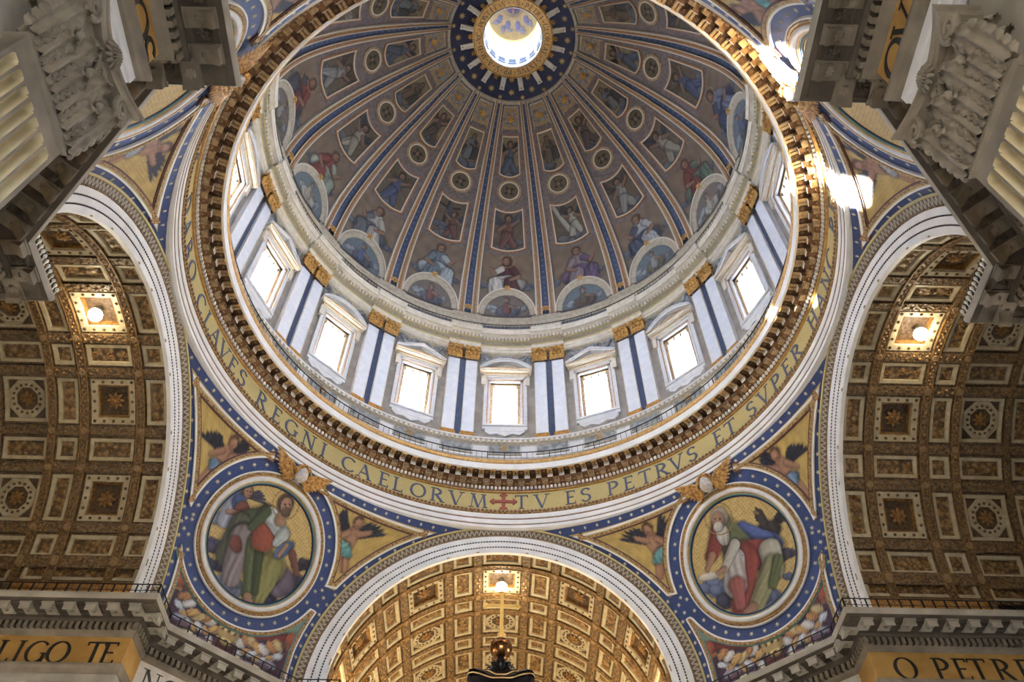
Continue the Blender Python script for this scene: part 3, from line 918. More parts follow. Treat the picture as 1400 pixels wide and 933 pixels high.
# pilasters in pairs with gilt capitals, blue marble between
pil = MB().box((-.56, 20.98, 53.75), (.56, 21.45, 63.85)); pil_me = pil.data('pilaster', 'pil_marble')
pb_me = MB().box((-.66, 20.85, 53.0), (.66, 21.45, 53.55)).box((-.62, 20.9, 53.55), (.62, 21.45, 53.78)).data('gilt_base', 'key_gold')
edge = MB()
for x in (-.56, .5): edge.box((x, 20.955, 53.8), (x + .06, 21.0, 63.8))
edge_me2 = edge.data('edge_strip', 'cream')
bs_me = MB().box((-.32, 21.16, 53.4), (.32, 21.45, 64.2)).data('blue_strip', 'blue_marble')
cp = capital_parts(1.12, 1.75, .24)
cap_me = {k: v.data(k, 'gilt_bright' if k != 'bell' else 'brown_dark', k != 'abacus') for k, v in cp.items()}  # bell coloured dark for the shade between the gilt leaves
for k in range(16):
    az = 11.25 + 22.5 * k
    inst('blue_strip', bs_me, drum, rot_az(az))
    for sg in (-1, 1):
        o = inst('pilaster', pil_me, drum, rot_az(az + sg * 2.33))
        inst('gilt_base', pb_me, o); inst('edge_strip', edge_me2, o)
        for nm, me in cap_me.items():
            inst('capital_' + nm if nm != 'bell' else 'capital', me, o, Matrix.Translation((0, 21.0, 63.8)) @ Matrix.Rotation(PI, 4, 'Z'))

# relief swags above the windows
sw = MB().grid(np.array([[pol(21.3 - .12 * math.sin(3 * PI * abs(u)), u * 6.4, z) for z in np.linspace(63.0, 65.4, 4)] for u in np.linspace(-1, 1, 25)]))
sw_me = sw.data('relief_swag', 'relief_grey', True)
swl = MB()
for sg in (-1, 1):
    pts = [pol(21.15, sg * (1.0 + 4.6 * t), 65.0 - 1.1 * math.sin(PI * t)) for t in np.linspace(0, 1, 10)]
    swl.tube(pts, [.1 + .14 * math.sin(PI * t) for t in np.linspace(0, 1, 10)], 6)
swl_me = swl.data('swag_garland', 'relief_grey', True)
for k in range(16):
    o = inst('relief_swag', sw_me, drum, rot_az(22.5 * k)); inst('swag_garland', swl_me, o)

# ------------------------------------------------------------------ windows (numbered from the one above the red cross)
def wbox(mb, x0, x1, R0, R1, z0, z1): return mb.box((x0, R0, z0), (x1, R1, z1))
fr = MB()
for a, b, R in ((1.4, 1.66, 21.2), (1.66, 1.98, 21.08)):
    for sg in (-1, 1): wbox(fr, min(sg * a, sg * b), max(sg * a, sg * b), R, 21.5, 54.6, Z1 + b - 1.4)
    wbox(fr, -b, b, R, 21.5, Z1 + a - 1.4, Z1 + b - 1.4)
fr_me = fr.data('window', 'white_marble')
inn = MB()
for sg in (-1, 1): wbox(inn, min(sg * 1.12, sg * 1.4), max(sg * 1.12, sg * 1.4), 21.5, 21.75, Z0, Z1)
wbox(inn, -1.4, 1.4, 21.5, 21.75, Z1 - .22, Z1)
inn_me = inn.data('inner_frame', 'mutule')
si = MB(); wbox(si, -1.95, 1.95, 20.98, 21.5, 54.95, 55.2); wbox(si, -1.75, 1.75, 21.1, 21.5, 54.35, 54.95)
pts = [(-1.75, 54.35), (-1.3, 53.95), (-.7, 54.1), (0, 53.75), (.7, 54.1), (1.3, 53.95), (1.75, 54.35)]
V = [(x, y, z) for y in (21.12, 21.5) for x, z in pts]
si.add(V, [tuple(range(7)), tuple(range(7, 14))[::-1]] + [(i, i + 7, i + 8, i + 1) for i in range(6)])
si_me = si.data('window_sill', 'white_marble')
en = MB()
wbox(en, -2.0, 2.0, 21.0, 21.5, 61.88, 62.1); wbox(en, -2.15, 2.15, 20.9, 21.5, 62.1, 62.3); wbox(en, -2.4, 2.4, 20.62, 21.5, 62.3, 62.5); wbox(en, -2.45, 2.45, 20.52, 21.5, 62.5, 62.62)
for sg in (-1, 1): wbox(en, sg * 2.05 - .2, sg * 2.05 + .2, 20.95, 21.5, 60.6, 61.9)
en_me = en.data('window_cornice', 'cream')
def ped(arc):
    n = 17
    top = []
    for i in range(n):
        u = -1 + 2 * i / (n - 1)
        top.append((u * 2.45, 62.62 + (1.15 * (1 - u * u) if arc else 1.2 * (1 - abs(u)))))
    rows = []
    for x, z in top:
        k = .3
        rows.append([(x, 21.45, z + k), (x, 20.5, z + k), (x, 20.5, z + .16), (x, 20.62, z + .14), (x, 20.68, z), (x, 21.1, z)])
    cor = MB().grid(np.array(rows))
    b = 6
    cor.F.append(tuple(range(b))); cor.F.append(tuple(range((n - 1) * b, n * b))[::-1])
    ty = MB(); ty.add([(x * .98, 21.08, z) for x, z in top] + [(2.4, 21.08, 62.5), (-2.4, 21.08, 62.5)], [tuple(range(n + 2))])
    orn = MB()
    orn.tube([(u * 1.5, 21.0, 62.95 + .28 * (1 - u * u)) for u in np.linspace(-1, 1, 9)], [.05 + .16 * (1 - abs(u)) for u in np.linspace(-1, 1, 9)], 6)
    return cor.data('pediment', 'white_marble'), ty.data('tympanum', 'drum_wall'), orn.data('tympanum_relief', 'cream_dark', True)
PEDS = (ped(True), ped(False))
gll = MB(); wbox(gll, -2.42, 2.42, 20.49, 20.6, 62.52, 62.58); wbox(gll, -2.18, 2.18, 20.87, 20.95, 62.16, 62.24); wbox(gll, -1.66, 1.66, 21.14, 21.25, Z1 + .22, Z1 + .27)
for sg in (-1, 1): wbox(gll, sg * 1.62 - .03, sg * 1.62 + .03, 21.14, 21.25, 55.2, Z1 + .25)
gll_me = gll.data('gilt_line', 'key_gold')
rv = MB()
for sg in (-1, 1): rv.add([(sg * 1.41, 21.75, Z0), (sg * 1.41, 23.9, Z0), (sg * 1.41, 23.9, Z1), (sg * 1.41, 21.75, Z1)], [(0, 1, 2, 3)])
for z in (Z0, Z1): rv.add([(-1.41, 21.75, z), (-1.41, 23.9, z), (1.41, 23.9, z), (1.41, 21.75, z)], [(0, 1, 2, 3)])
rv_me = rv.data('outer_reveal', 'white_marble')
gl_me = MB().add([(-1.4, 21.8, Z0), (1.4, 21.8, Z0), (1.4, 21.8, Z1), (-1.4, 21.8, Z1)], [(0, 1, 2, 3)]).data('pane', 'window_glass')
hk_me = MB().box((-.035, 21.55, Z1 - .5), (.035, 21.62, Z1 - .2)).box((-.06, 21.53, Z1 - .55), (.06, 21.64, Z1 - .46)).data('iron_hook', 'iron')
for k in range(16):
    w = inst('window_%d' % (k + 1), fr_me, None, rot_az(22.5 * k))
    tag(w, 'drum window with %s pediment, above %s' % ('rounded' if k % 2 == 0 else 'triangular', WORDS[k]), 'window', kind='structure')
    inst('inner_frame', inn_me, w); inst('outer_reveal', rv_me, w); inst('window_sill', si_me, w); inst('window_cornice', en_me, w); inst('pane', gl_me, w)
    a, b, c = PEDS[k % 2]
    inst('gilt_line', gll_me, w); pd = inst('pediment', a, w); inst('tympanum', b, pd); inst('tympanum_relief', c, pd)
    for x in (-1.05, -.35, .35, 1.05): inst('iron_hook', hk_me, w, Matrix.Translation((x, 0, 0)))

# ------------------------------------------------------------------ entablature over the drum, breaking forward over each pair
trim2 = ring('trim_2', [(21.4, 65.3), (21.1, 65.4), (21.1, 65.6)], 'cream_dark')
tag(trim2, 'carved cornice ring between the drum windows and the dome', 'cornice', kind='structure')
BANDS = [('architrave', [(21.2, 65.45), (20.95, 65.5), (20.95, 65.8), (20.88, 65.82), (20.88, 66.1), (20.75, 66.2), (20.75, 66.3)], 'cream'),
         ('frieze', [(20.75, 66.3), (20.98, 66.32), (20.98, 66.7)], 'drum_frieze'),
         ('gilt_line', [(20.76, 66.16), (20.7, 66.2), (20.7, 66.28), (20.78, 66.32)], 'gold_mosaic'),
         ('gilt_line', [(20.62, 66.78), (20.56, 66.8), (20.54, 66.86), (20.6, 66.9)], 'gold_mosaic'),
         ('dark_line', [(20.13, 67.3), (20.08, 67.33), (20.08, 67.38), (20.13, 67.4)], 'cream_dark'),
         ('carved_bed_moulding', [(20.98, 66.7), (20.6, 66.85), (20.5, 67.15), (20.5, 67.3)], 'carved_cream'),
         ('corona', [(20.5, 67.3), (20.12, 67.35), (20.1, 67.75), (20.0, 67.85), (19.98, 68.1), (20.3, 68.15), (21.3, 68.15)], 'cream')]
HALF = 4.35
for nm, prof, mt in BANDS:
    for kind, (a0, a1, off) in {'forward': (11.25 - HALF, 11.25 + HALF, -.28), 'back': (-11.25 + HALF, 11.25 - HALF, 0)}.items():
        pr = [(R + off, z) for R, z in prof]
        mb = revolve(pr, a0, a1, 10)
        if off:
            for a in (a0, a1):
                V = [pol(R, a, z) for R, z in pr] + [pol(21.3, a, pr[-1][1]), pol(21.3, a, pr[0][1])]
                mb.add(V, [tuple(range(len(V)))])
        me = mb.data(nm, mt)
        for k in range(16): inst(nm, me, trim2, rot_az(22.5 * k))
dn = MB()
for k in range(352):
    az = 360.0 * k / 352
    off = -.28 if abs(((az - 11.25 + 11.25) % 22.5) - 11.25) < HALF else 0
    dn.box((-.1, 20.42 + off, 66.85), (.1, 20.62 + off, 67.2), lambda x, y, z, a=az: tuple(rot_az(a) @ Vector((x, y, z))))
dn.build('egg_and_dart', 'cream', trim2, kind='stuff')
ring('attic_base', [(21.3, 68.1), (21.15, 69.0), (21.15, 70.25)], 'attic_shade', trim2)  # lower attic coloured dark for the shadow behind the railing
ring('attic', [(21.15, 70.2), (20.95, 70.3), (20.9, 70.7), (20.75, 70.8), (20.75, 71.1), (20.9, 71.35), (20.95, 71.5)], 'cream_dark', trim2)
att = MB()
for k in range(16):
    az = 11.25 + 22.5 * k
    for z0, z1, d in ((69.0, 71.0, .35), (71.0, 71.45, .5)):
        att.box((-1.5, 21.2 - d, z0), (1.5, 21.2, z1), lambda x, y, z, a=az: tuple(rot_az(a) @ Vector((x, y, z))))
att.build('attic_block', 'cream_dark', trim2, kind='stuff')

def railing(name, R, z, h, step, label, group):
    mb = revolve([(R - .03, z + h), (R + .03, z + h), (R + .03, z + h + .05), (R - .03, z + h + .05), (R - .03, z + h)])
    o = mb.build(name, 'iron'); tag(o, label, 'railing', group)
    bl = MB()
    n = int(2 * PI * R / step)
    for k in range(n):
        a = 360.0 * k / n
        t = .014 if k % 8 else .03
        bl.box((-t, R - t, z), (t, R + t, z + h), lambda x, y, q, a=a: tuple(rot_az(a) @ Vector((x, y, q))))
    bl.build('balusters', 'iron', o, kind='stuff')
    lw = revolve([(R - .03, z + .1), (R + .03, z + .1), (R + .03, z + .16), (R - .03, z + .16)])
    lw.build('bottom_rail', 'iron', o)
railing('gallery_railing', 18.62, 47.95, 1.15, .45, 'thin iron railing on the gallery above the gold moulding', None)
railing('dome_railing', 20.25, 68.15, 1.0, .36, 'dark iron railing on the ledge at the foot of the dome', None)

# ------------------------------------------------------------------ ring entablature above the four arches
trim1 = ring('trim_1', [(19.35, 46.95), (18.3, 46.95)], 'brown_dark')
tag(trim1, 'great ring cornice with blue inscription on gold under the drum', 'cornice', kind='structure')
ring('gallery_floor', [(21.0, 48.0), (18.3, 48.0)], 'stone_light', trim1)
ring('gold_moulding', [(18.5, 48.0)] + [(18.36 + .24 * math.cos(a), 47.72 + .28 * math.sin(a)) for a in np.linspace(PI * .5, PI * 1.5, 9)] + [(18.4, 47.42)], 'gold', trim1, 192, True)
ring('corona', [(18.4, 47.42), (18.2, 47.4), (18.2, 47.3), (18.28, 46.92), (18.42, 46.9)], 'white_fascia', trim1)
ring('bed_wall', [(19.3, 46.95), (19.3, 46.5), (19.42, 46.45), (19.42, 46.36), (19.72, 46.32), (19.72, 46.02), (19.78, 46.0)], 'brown_cornice', trim1)
ring('gold_fillet', [(19.78, 46.0), (19.74, 45.95), (19.78, 45.9), (19.92, 45.88)], 'gold', trim1)
frieze = ring('inscription_band', [(19.92, 45.9), (19.92, 44.05)], 'gold_mosaic', trim1)
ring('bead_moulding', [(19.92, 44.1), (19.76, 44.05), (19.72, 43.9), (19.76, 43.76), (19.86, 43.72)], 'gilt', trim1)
ring('fascia', [(19.86, 43.72), (19.84, 43.7), (19.84, 43.3), (19.9, 43.28)], 'white_fascia', trim1)
ring('brown_line', [(19.9, 43.3), (19.86, 43.26), (19.86, 43.2), (19.9, 43.18)], 'brown_cornice', trim1)
ring('fascia', [(19.9, 43.2), (19.88, 43.18), (19.88, 42.78), (19.94, 42.76)], 'white_fascia', trim1)
ring('brown_line', [(19.94, 42.78), (19.9, 42.74), (19.9, 42.7), (19.94, 42.68)], 'brown_cornice', trim1)
ring('fascia', [(19.94, 42.7), (19.92, 42.68), (19.92, 42.42), (20.1, 42.36), (20.4, 42.36)], 'white_fascia', trim1)
NM = 132
mo = MB().box((-.2, 18.94, 46.52), (.2, 19.34, 46.93))
mo_me = mo.data('modillion', 'brown_cornice')
mf_me = MB().box((-.2, 18.915, 46.52), (.2, 18.945, 46.86)).data('pale_face', 'white_fascia')
gr = MB()
for x in (-.11, 0, .11): gr.box((x - .018, 18.905, 46.62), (x + .018, 18.93, 46.8))
gr_me = gr.data('flutes', 'dash')
mu = MB()
for x in (-.12, .12): mu.box((x - .08, 18.42, 46.8), (x + .08, 18.9, 46.96))
mu_me = mu.data('mutule', 'mutule')
mc_me = MB().box((-.22, 18.4, 46.78), (.22, 18.46, 46.97)).data('gilt_end', 'gilt_bright')
lb = MB().box((-.21, 19.14, 46.28), (.21, 19.5, 46.62)); lb_me = lb.data('lower_block', 'mutule')
lg = MB()
for x in (-.12, 0, .12): lg.box((x - .03, 19.12, 46.32), (x + .03, 19.15, 46.54))
lg_me = lg.data('flutes', 'dash')
sr_me = rosette_mb(.15, .1, 6, 1).data('soffit_rosette', 'brown_cornice')
for k in range(NM):
    mt = rot_az(360.0 * k / NM); m2 = rot_az(360.0 * (k + .5) / NM)
    o = inst('modillion', mo_me, trim1, mt)
    inst('pale_face', mf_me, o); inst('flutes', gr_me, o); inst('mutule', mu_me, o); inst('gilt_end', mc_me, o)
    b = inst('lower_block', lb_me, trim1, m2); inst('flutes', lg_me, b)
    inst('soffit_rosette', sr_me, trim1, m2 @ frame_mtx((0, 18.66, 46.94), (1, 0, 0), (0, 0, -1)))
dn = MB(); bd = MB(); b2 = MB()
for k in range(396):
    az = 360.0 * k / 396
    f = lambda x, y, z, a=az: tuple(rot_az(a) @ Vector((x, y, z)))
    dn.box((-.085, 19.58, 46.04), (.085, 19.74, 46.3), f)
    bd.box((-.06, 19.36, 46.36), (.06, 19.46, 46.45), f)
    b2.box((-.1, 19.66, 43.82), (.06, 19.78, 43.98), f)
dn.build('dentil_course', 'white_fascia', trim1, kind='stuff')
bd.build('bead_course', 'mutule', trim1, kind='stuff')
b2.build('bead_course', 'brown_cornice', trim1, kind='stuff')

TXT = [('T', 4.0), ('V', 8.5), ('E', 15.0), ('S', 18.4), ('P', 24.6), ('E', 28.3), ('T', 32.2), ('R', 36.1), ('V', 39.8), ('S', 43.7), ('E', 50.6), ('T', 54.0), ('S', 60.1), ('V', 64.0), ('P', 68.1), ('E', 72.0), ('R', 75.9),
       ('M', -5.6), ('V', -10.6), ('R', -14.9), ('O', -19.2), ('L', -23.8), ('E', -27.1), ('A', -31.8), ('C', -35.7), ('I', -42.0), ('N', -45.8), ('G', -50.6), ('E', -54.8), ('R', -59.4), ('S', -65.9), ('E', -69.3), ('V', -72.9), ('A', -76.6), ('L', -80.2), ('C', -84.2)]
def spread(word, a0, step): return [(c, a0 + step * i) for i, c in enumerate(word)]
TXT += spread('HANC', 83.6, 4.4) + spread('PETRAM', 103.5, 4.0) + spread('AEDIFICABO', 130, 4.0) + spread('ECCLESIAM', 174, 4.0) + spread('MEAM', -146, 4.6) + spread('TIBI', -124, 3.6) + spread('DABO', -104.5, 4.4)
LH = 1.36
for ch, az in TXT:
    fn = lambda x, y, h, a=az: pol(19.92 - h, a + math.degrees(x * LH / 19.9), 44.3 + y * LH)
    inst('letter', letter_mesh(ch, fn, 'letter_blue', .05), frieze)
cr = MB()
def crf(x, y, z): return pol(19.92 - y, math.degrees(x / 19.9), 45.0 + z)
for (x0, x1, z0, z1) in ((-.15, .15, -.75, .75), (-.85, .85, -.13, .15)): cr.box((x0, 0, z0), (x1, .06, z1), crf)
for sx, sz in ((1, 0), (-1, 0), (0, 1), (0, -1)):
    ax = .72 if sx else .6
    for (d0, d1, w) in ((ax, ax + .12, .3), (ax + .12, ax + .24, .18), (ax + .24, ax + .34, .07)):
        if sx: cr.box((min(sx * d0, sx * d1), 0, -w + .01), (max(sx * d0, sx * d1), .065, w + .01), crf)
        else: cr.box((-w, 0, min(sz * d0, sz * d1)), (w, .065, max(sz * d0, sz * d1)), crf)
cr.build('red_cross', 'cross_red', frieze)

# ------------------------------------------------------------------ pendentives
AA, ZC, RL = 20.24, 29.55, 13.05
ZB, ZT, MBOT, MTOP, PE = 27.0, 42.45, 23.8, 19.95, 2.2
S2 = math.sqrt(2)
def p_uA(z):
    h = np.clip(z - ZC, 0, RL); xa = np.sqrt(np.maximum(RL * RL - h * h, 0))
    return (AA - xa) / S2
def p_w(u, z):
    h = np.clip(z - ZC, 0, RL); xa = np.sqrt(np.maximum(RL * RL - h * h, 0))
    wA = (xa + AA) / S2; uA = (AA - xa) / S2
    t = np.clip((z - ZB) / (ZT - ZB), 0, 1); mm = MBOT + (MTOP - MBOT) * t ** PE
    d = mm - wA; d = np.where(np.abs(d) < .02, .02 * np.where(d < 0, -1, 1), d)
    R = (uA * uA + d * d) / (2 * d); c = mm - R
    return c + np.sign(R) * np.sqrt(np.maximum(R * R - u * u, 0))
class Corner:
    def __init__(s, sx, sy):
        s.sx, s.sy = sx, sy
        s.d = np.array((sx, sy, 0)) / S2
        s.t = np.array((sy, -sx, 0)) / S2
    def P(s, u, z, h=0.0):
        u = np.asarray(u, float); z = np.asarray(z, float)
        w = p_w(u, z); e = .05
        wu = (p_w(u + e, z) - p_w(u - e, z)) / (2 * e); wz = (p_w(u, z + e) - p_w(u, z - e)) / (2 * e)
        L = np.sqrt(1 + wu ** 2 + wz ** 2)
        w2 = w - h / L; u2 = u + h * wu / L; z2 = z + h * wz / L
        return w2[..., None] * s.d + u2[..., None] * s.t + np.stack([0 * z2, 0 * z2, z2], -1)
    def M(s, u, z, h):
        p = s.P(u, z, h); n = s.P(u, z, h + .5) - p
        return frame_mtx(p, tuple(s.t), n)
def resample(poly, step=.25):
    out = []
    for a, b in zip(poly, poly[1:] + poly[:1]):
        L = math.hypot(b[0] - a[0], b[1] - a[1]); n = max(1, int(L / step))
        out += [(a[0] + (b[0] - a[0]) * i / n, a[1] + (b[1] - a[1]) * i / n) for i in range(n)]
    return out
def inset(poly, d):
    P_ = np.array(poly)
    A_ = .5 * np.sum(P_[:, 0] * np.roll(P_[:, 1], -1) - np.roll(P_[:, 0], -1) * P_[:, 1]); sg = 1 if A_ > 0 else -1
    e = np.roll(P_, -1, 0) - P_; L = np.hypot(e[:, 0], e[:, 1]); nrm = np.stack([-e[:, 1], e[:, 0]], 1) / L[:, None] * sg
    prev = np.roll(nrm, 1, 0); mt = nrm + prev; k = (mt * nrm).sum(1); k = np.maximum(k, .28)
    return P_ + mt / k[:, None] * d
def uz_ribbon(C, poly, d0, d1, h):
    a = inset(poly, d0); b = inset(poly, d1)
    rows = [C.P(a[:, 0], a[:, 1], 0), C.P(a[:, 0], a[:, 1], h), C.P(b[:, 0], b[:, 1], h), C.P(b[:, 0], b[:, 1], 0)]
    return MB().grid(np.array(rows), cv=True)
RZ, RB, OFFS = 36.75, 5.42, .6
ROUND = {(-1, 1): 'green robed seated figure with book and angel', (1, 1): 'red and white robed bearded figure with dark eagle', (-1, -1): 'brown robed seated figure on cloud', (1, -1): 'blue robed seated figure on cloud'}
PNAME = {(-1, 1): 'wall_upper_front_left', (1, 1): 'wall_upper_front_right', (-1, -1): 'wall_upper_back_left', (1, -1): 'wall_upper_back_right'}
WNEAR = {(-1, 1): 'the word REGNI', (1, 1): 'the word ET', (-1, -1): 'the word MEAM', (1, -1): 'the word AEDIFICABO'}
star_me = star_mb(.17, .05, 6).data('star', 'star')
# winged head ornament
wh = MB(); 
P_ = []
for t in np.linspace(0, PI, 13):
    row = []
    for a in np.linspace(0, 2 * PI, 20, endpoint=False):
        x = .44 * math.sin(t) * math.cos(a); y = -.52 * math.cos(t); z = .42 * math.sin(t) * math.sin(a)
        if z > 0:
            z += .13 * math.exp(-((x / .06) ** 2 + ((y + .05) / .12) ** 2)) - .07 * math.exp(-(((abs(x) - .15) / .07) ** 2 + ((y - .08) / .06) ** 2)) + .05 * math.exp(-((x / .12) ** 2 + ((y + .25) / .04) ** 2)) - .05 * math.exp(-((x / .13) ** 2 + ((y + .19) / .025) ** 2))
        row.append((x, y, z + .25))
    P_.append(row)
wh.grid(np.array(P_), cv=True); wh_me = wh.data('winged_head', 'face', True)
hr = MB()
rr = random.Random(3)
for i in range(34):
    a = rr.uniform(-.1, PI + .1); q = rr.uniform(.42, .52)
    hr.lathe([(.001, .1), (.09, .06), (.11, 0), (.08, -.07), (.001, -.1)], 6, (q * math.cos(a), .06 + q * math.sin(a) * 1.05, .25 + rr.uniform(-.15, .28)))
hr_me = hr.data('curls', 'gilt_bright', True)
fw = []
for sg in (-1, 1):
    mb = MB()
    for row, (n_, L0, L1, a_hi, a_lo) in enumerate(((9, .75, 1.35, 20, -34), (8, .5, .9, 18, -28), (6, .28, .45, 20, -20))):
        for i in range(n_):
            f = i / (n_ - 1)
            bx0, by0 = .28 + .55 * (1 - f), -.28 + .6 * (1 - f)
            ang = rad(a_lo + (a_hi - a_lo) * (1 - f)); L = L0 + (L1 - L0) * (1 - f); w = .1
            Q = []
            for v in np.linspace(0, 1, 6):
                ww = w * (.7 + .5 * math.sin(PI * v)) * (1 if v < .9 else .45)
                c_, s_ = math.cos(ang), math.sin(ang)
                Q.append([(sg * (bx0 + L * v * c_ - k * ww * s_), by0 + L * v * s_ + k * ww * c_, .08 + .07 * row + .12 * math.sin(PI * v) + (.05 if k == 0 else 0)) for k in (-1, 0, 1)])
            mb.grid(np.array(Q))
    mb.tube([(sg * .25, -.25, .3), (sg * .45, .05, .34), (sg * .85, .36, .28), (sg * 1.5, .56, .15)], [.1, .12, .1, .04], 6)
    fw.append(mb.data('wing', 'wing_gold', True))

corners = {}
for sx, sy in ((-1, 1), (1, 1), (-1, -1), (1, -1)):
    C = Corner(sx, sy); corners[(sx, sy)] = C
    key = (sx, sy); near = WNEAR[key]
    u0 = {(-1, 1): -.3, (1, 1): .22}.get(key, 0.0)
    zz = np.linspace(27.3, ZT, 40); uu = np.linspace(-1, 1, 31)
    Zg, Ug = np.meshgrid(zz, uu, indexing='ij')
    base = MB().grid(C.P(Ug * p_uA(Zg), Zg)).build(PNAME[key], 'blue_mosaic', None, True)
    tag(base, 'blue starred pendentive wall below %s' % near, 'wall', kind='structure')
    # stars on the blue bands
    spots = [(u0 + 5.0 * math.cos(a), RZ + 5.0 * math.sin(a)) for a in np.linspace(0, 2 * PI, 34, endpoint=False)]
    spots = [q for q in spots if abs(q[0]) < p_uA(np.array(q[1])) - .3 and q[1] < 41.5]
    for z in np.arange(29.0, 41.8, .8):
        for sg in (-1, 1): spots.append((sg * (float(p_uA(np.array(z))) - .3), z))
    for u in np.arange(1.8, 12.5, .85):
        for sg in (-1, 1):
            if u < p_uA(np.array(42.15)) - .2: spots.append((sg * u, 42.15))
    for sg in (-1, 1):
        for du, z in ((5.35, 35.6), (5.5, 36.2), (5.15, 35.0), (5.05, 36.0)): spots.append((sg * (du + .12) + u0 * .4, z + .1))
    def under_frame(u, z):
        out_r = math.hypot(u - u0, z - RZ) > RB - .2
        return out_r and abs(u) < float(p_uA(np.array(z))) - OFFS + .2 and (36.2 < z < 41.95 or z < 34.85)
    for u, z in spots:
        if not under_frame(u, z): inst('star', star_me, base, C.M(u, z, .02))
    # roundel
    rr_, tt_ = np.meshgrid(np.linspace(.01, 1, 80), np.linspace(0, 2 * PI, 220))
    tilt = rad(24) * -sx if sy > 0 else 0.0        # the figures lean with the curve of the pendentive
    X = rr_ * np.cos(tt_ - tilt); Y = rr_ * np.sin(tt_ - tilt)
    p = Paint(X, Y, (188, 160, 96), 300 + sx + 3 * sy, .06)
    p.dots(26, (120, 92, 44), .55)
    if key == (-1, 1):
        p.cloud(-.78, .35, .2, (128, 132, 150), 7); p.cloud(-.8, -.05, .22, (74, 70, 96), 8); p.cloud(-.7, -.4, .26, (66, 62, 88), 8); p.cloud(-.45, -.75, .28, (112, 122, 146), 9); p.cloud(.05, -.92, .26, (52, 56, 90), 8); p.cloud(.5, -.66, .3, (82, 72, 96), 9); p.cloud(.82, -.3, .18, (58, 52, 66), 7)
        wing(p, -.36, .8, .4, 8, (74, 70, 88), 5); p.cap(-.55, .72, -.72, .36, .17, .15, (150, 154, 172), .2, 4); p.cap(-.5, .7, -.42, .5, .14, .13, (62, 82, 130), .16); p.ell(-.42, .56, .15, .15, -20, (112, 62, 48), .1); p.cap(-.68, .5, -.5, .5, .05, .04, SKIN); head(p, -.36, .86, .11, (84, 62, 46), None, None, .5)
        p.cap(.02, .5, -.42, .3, .2, .22, (72, 82, 58), .16, 4); p.cap(-.42, .32, -.62, -.2, .2, .24, (84, 86, 70), .16, 4)
        p.cap(-.05, .05, -.34, .1, .26, .25, (132, 122, 116), .16, 4); p.cap(-.36, .08, -.55, -.58, .25, .18, (128, 116, 116), .18, 4); p.ell(-.47, -.02, .11, .16, 20, (112, 60, 46), .1)
        p.ell(.42, -.62, .3, .26, 20, (104, 92, 108), .18, 4)
        p.cap(.02, .0, .22, -.36, .26, .28, (142, 132, 78), .16, 4); p.cap(.2, -.4, -.02, -.86, .26, .16, (128, 124, 70), .18, 4); p.cap(-.12, .0, -.2, -.88, .17, .13, (84, 96, 60), .18, 4); p.cap(-.02, -.1, -.08, -.8, .09, .07, (60, 72, 44), .14)
        p.cap(.1, .46, .04, .1, .22, .24, (140, 70, 48), .14, 4); p.cap(.14, .5, .42, .2, .16, .14, (164, 172, 172), .16, 4); p.cap(.42, .2, .3, .06, .12, .08, (158, 166, 168), .14); p.cap(.06, .56, -.2, .3, .1, .08, (66, 78, 52), .14)
        p.ell(.46, -.06, .24, .11, 38, (70, 98, 142), .06); p.cap(.5, .02, .36, -.16, .045, .04, SKIN); p.cap(.62, -.12, .72, -.46, .08, .06, (108, 68, 58), .12); p.cap(-.22, -.9, -.16, -.99, .09, .05, SKIN)
        p.cap(.38, .56, .34, .44, .09, .12, SKIN); head(p, .42, .7, .15, (74, 56, 42), (92, 74, 56), (132, 104, 58), .3)
        LBL = 'round gold mosaic of green robed bearded figure with an open book'
    elif key == (1, 1):
        p.cloud(.74, .0, .2, (66, 62, 78), 8); p.cloud(-.55, -.6, .28, (96, 108, 138), 9); p.cloud(-.2, -.8, .26, (58, 60, 80), 8); p.cloud(.5, -.78, .3, (92, 104, 134), 9); p.cloud(.72, -.35, .16, (84, 90, 116), 6)
        wing(p, .6, .5, .42, 40, (60, 54, 54), 6); wing(p, .5, .52, .34, 150, (54, 48, 50), 5); p.ell(.5, .4, .26, .17, 10, (58, 50, 50), .16, 4); p.cap(.42, .55, .36, .7, .09, .07, (62, 54, 52)); p.ell(.3, .7, .07, .035, -20, (116, 96, 60))
        p.ell(.34, .24, .46, .2, -10, (64, 82, 142), .18, 4); p.cap(.0, .46, .5, .26, .13, .12, (72, 90, 148), .16); p.cap(-.36, .44, -.04, .05, .26, .3, (92, 100, 66), .14, 4); p.cap(-.46, .38, -.62, .0, .17, .13, (124, 52, 44), .16, 4)
        p.cap(-.1, .0, .5, .0, .26, .26, (138, 60, 50), .16, 4); p.cap(.02, -.1, -.02, -.86, .3, .22, (134, 58, 50), .18, 4); p.cap(-.16, -.05, -.14, -.5, .2, .24, (166, 158, 156), .16, 4); p.cap(-.12, -.5, -.05, -.85, .16, .1, (150, 84, 78), .14)
        p.cap(.52, .06, .58, -.24, .22, .2, (168, 164, 146), .16, 4); p.cap(.56, -.2, .26, -.86, .2, .15, (138, 134, 96), .18, 4); p.cap(.66, -.1, .56, -.5, .1, .09, (90, 98, 60), .14)
        p.ell(-.66, -.36, .22, .07, 12, (190, 184, 172)); p.cap(-.6, .0, -.7, -.24, .08, .05, SKIN); p.cap(-.16, .18, -.36, -.22, .11, .07, (172, 166, 156), .12); p.cap(-.36, -.22, -.5, -.3, .05, .04, SKIN); p.cap(.2, -.88, .08, -.96, .09, .06, SKIN)
        p.cap(-.42, .5, -.38, .38, .1, .13, SKIN); p.ell(-.38, .36, .13, .2, 8, (176, 170, 160), .16, 4); head(p, -.44, .62, .16, (150, 140, 128), (178, 172, 162), (132, 104, 58), -.35)
        LBL = 'round gold mosaic of red and white robed bearded figure with eagle'
    else:
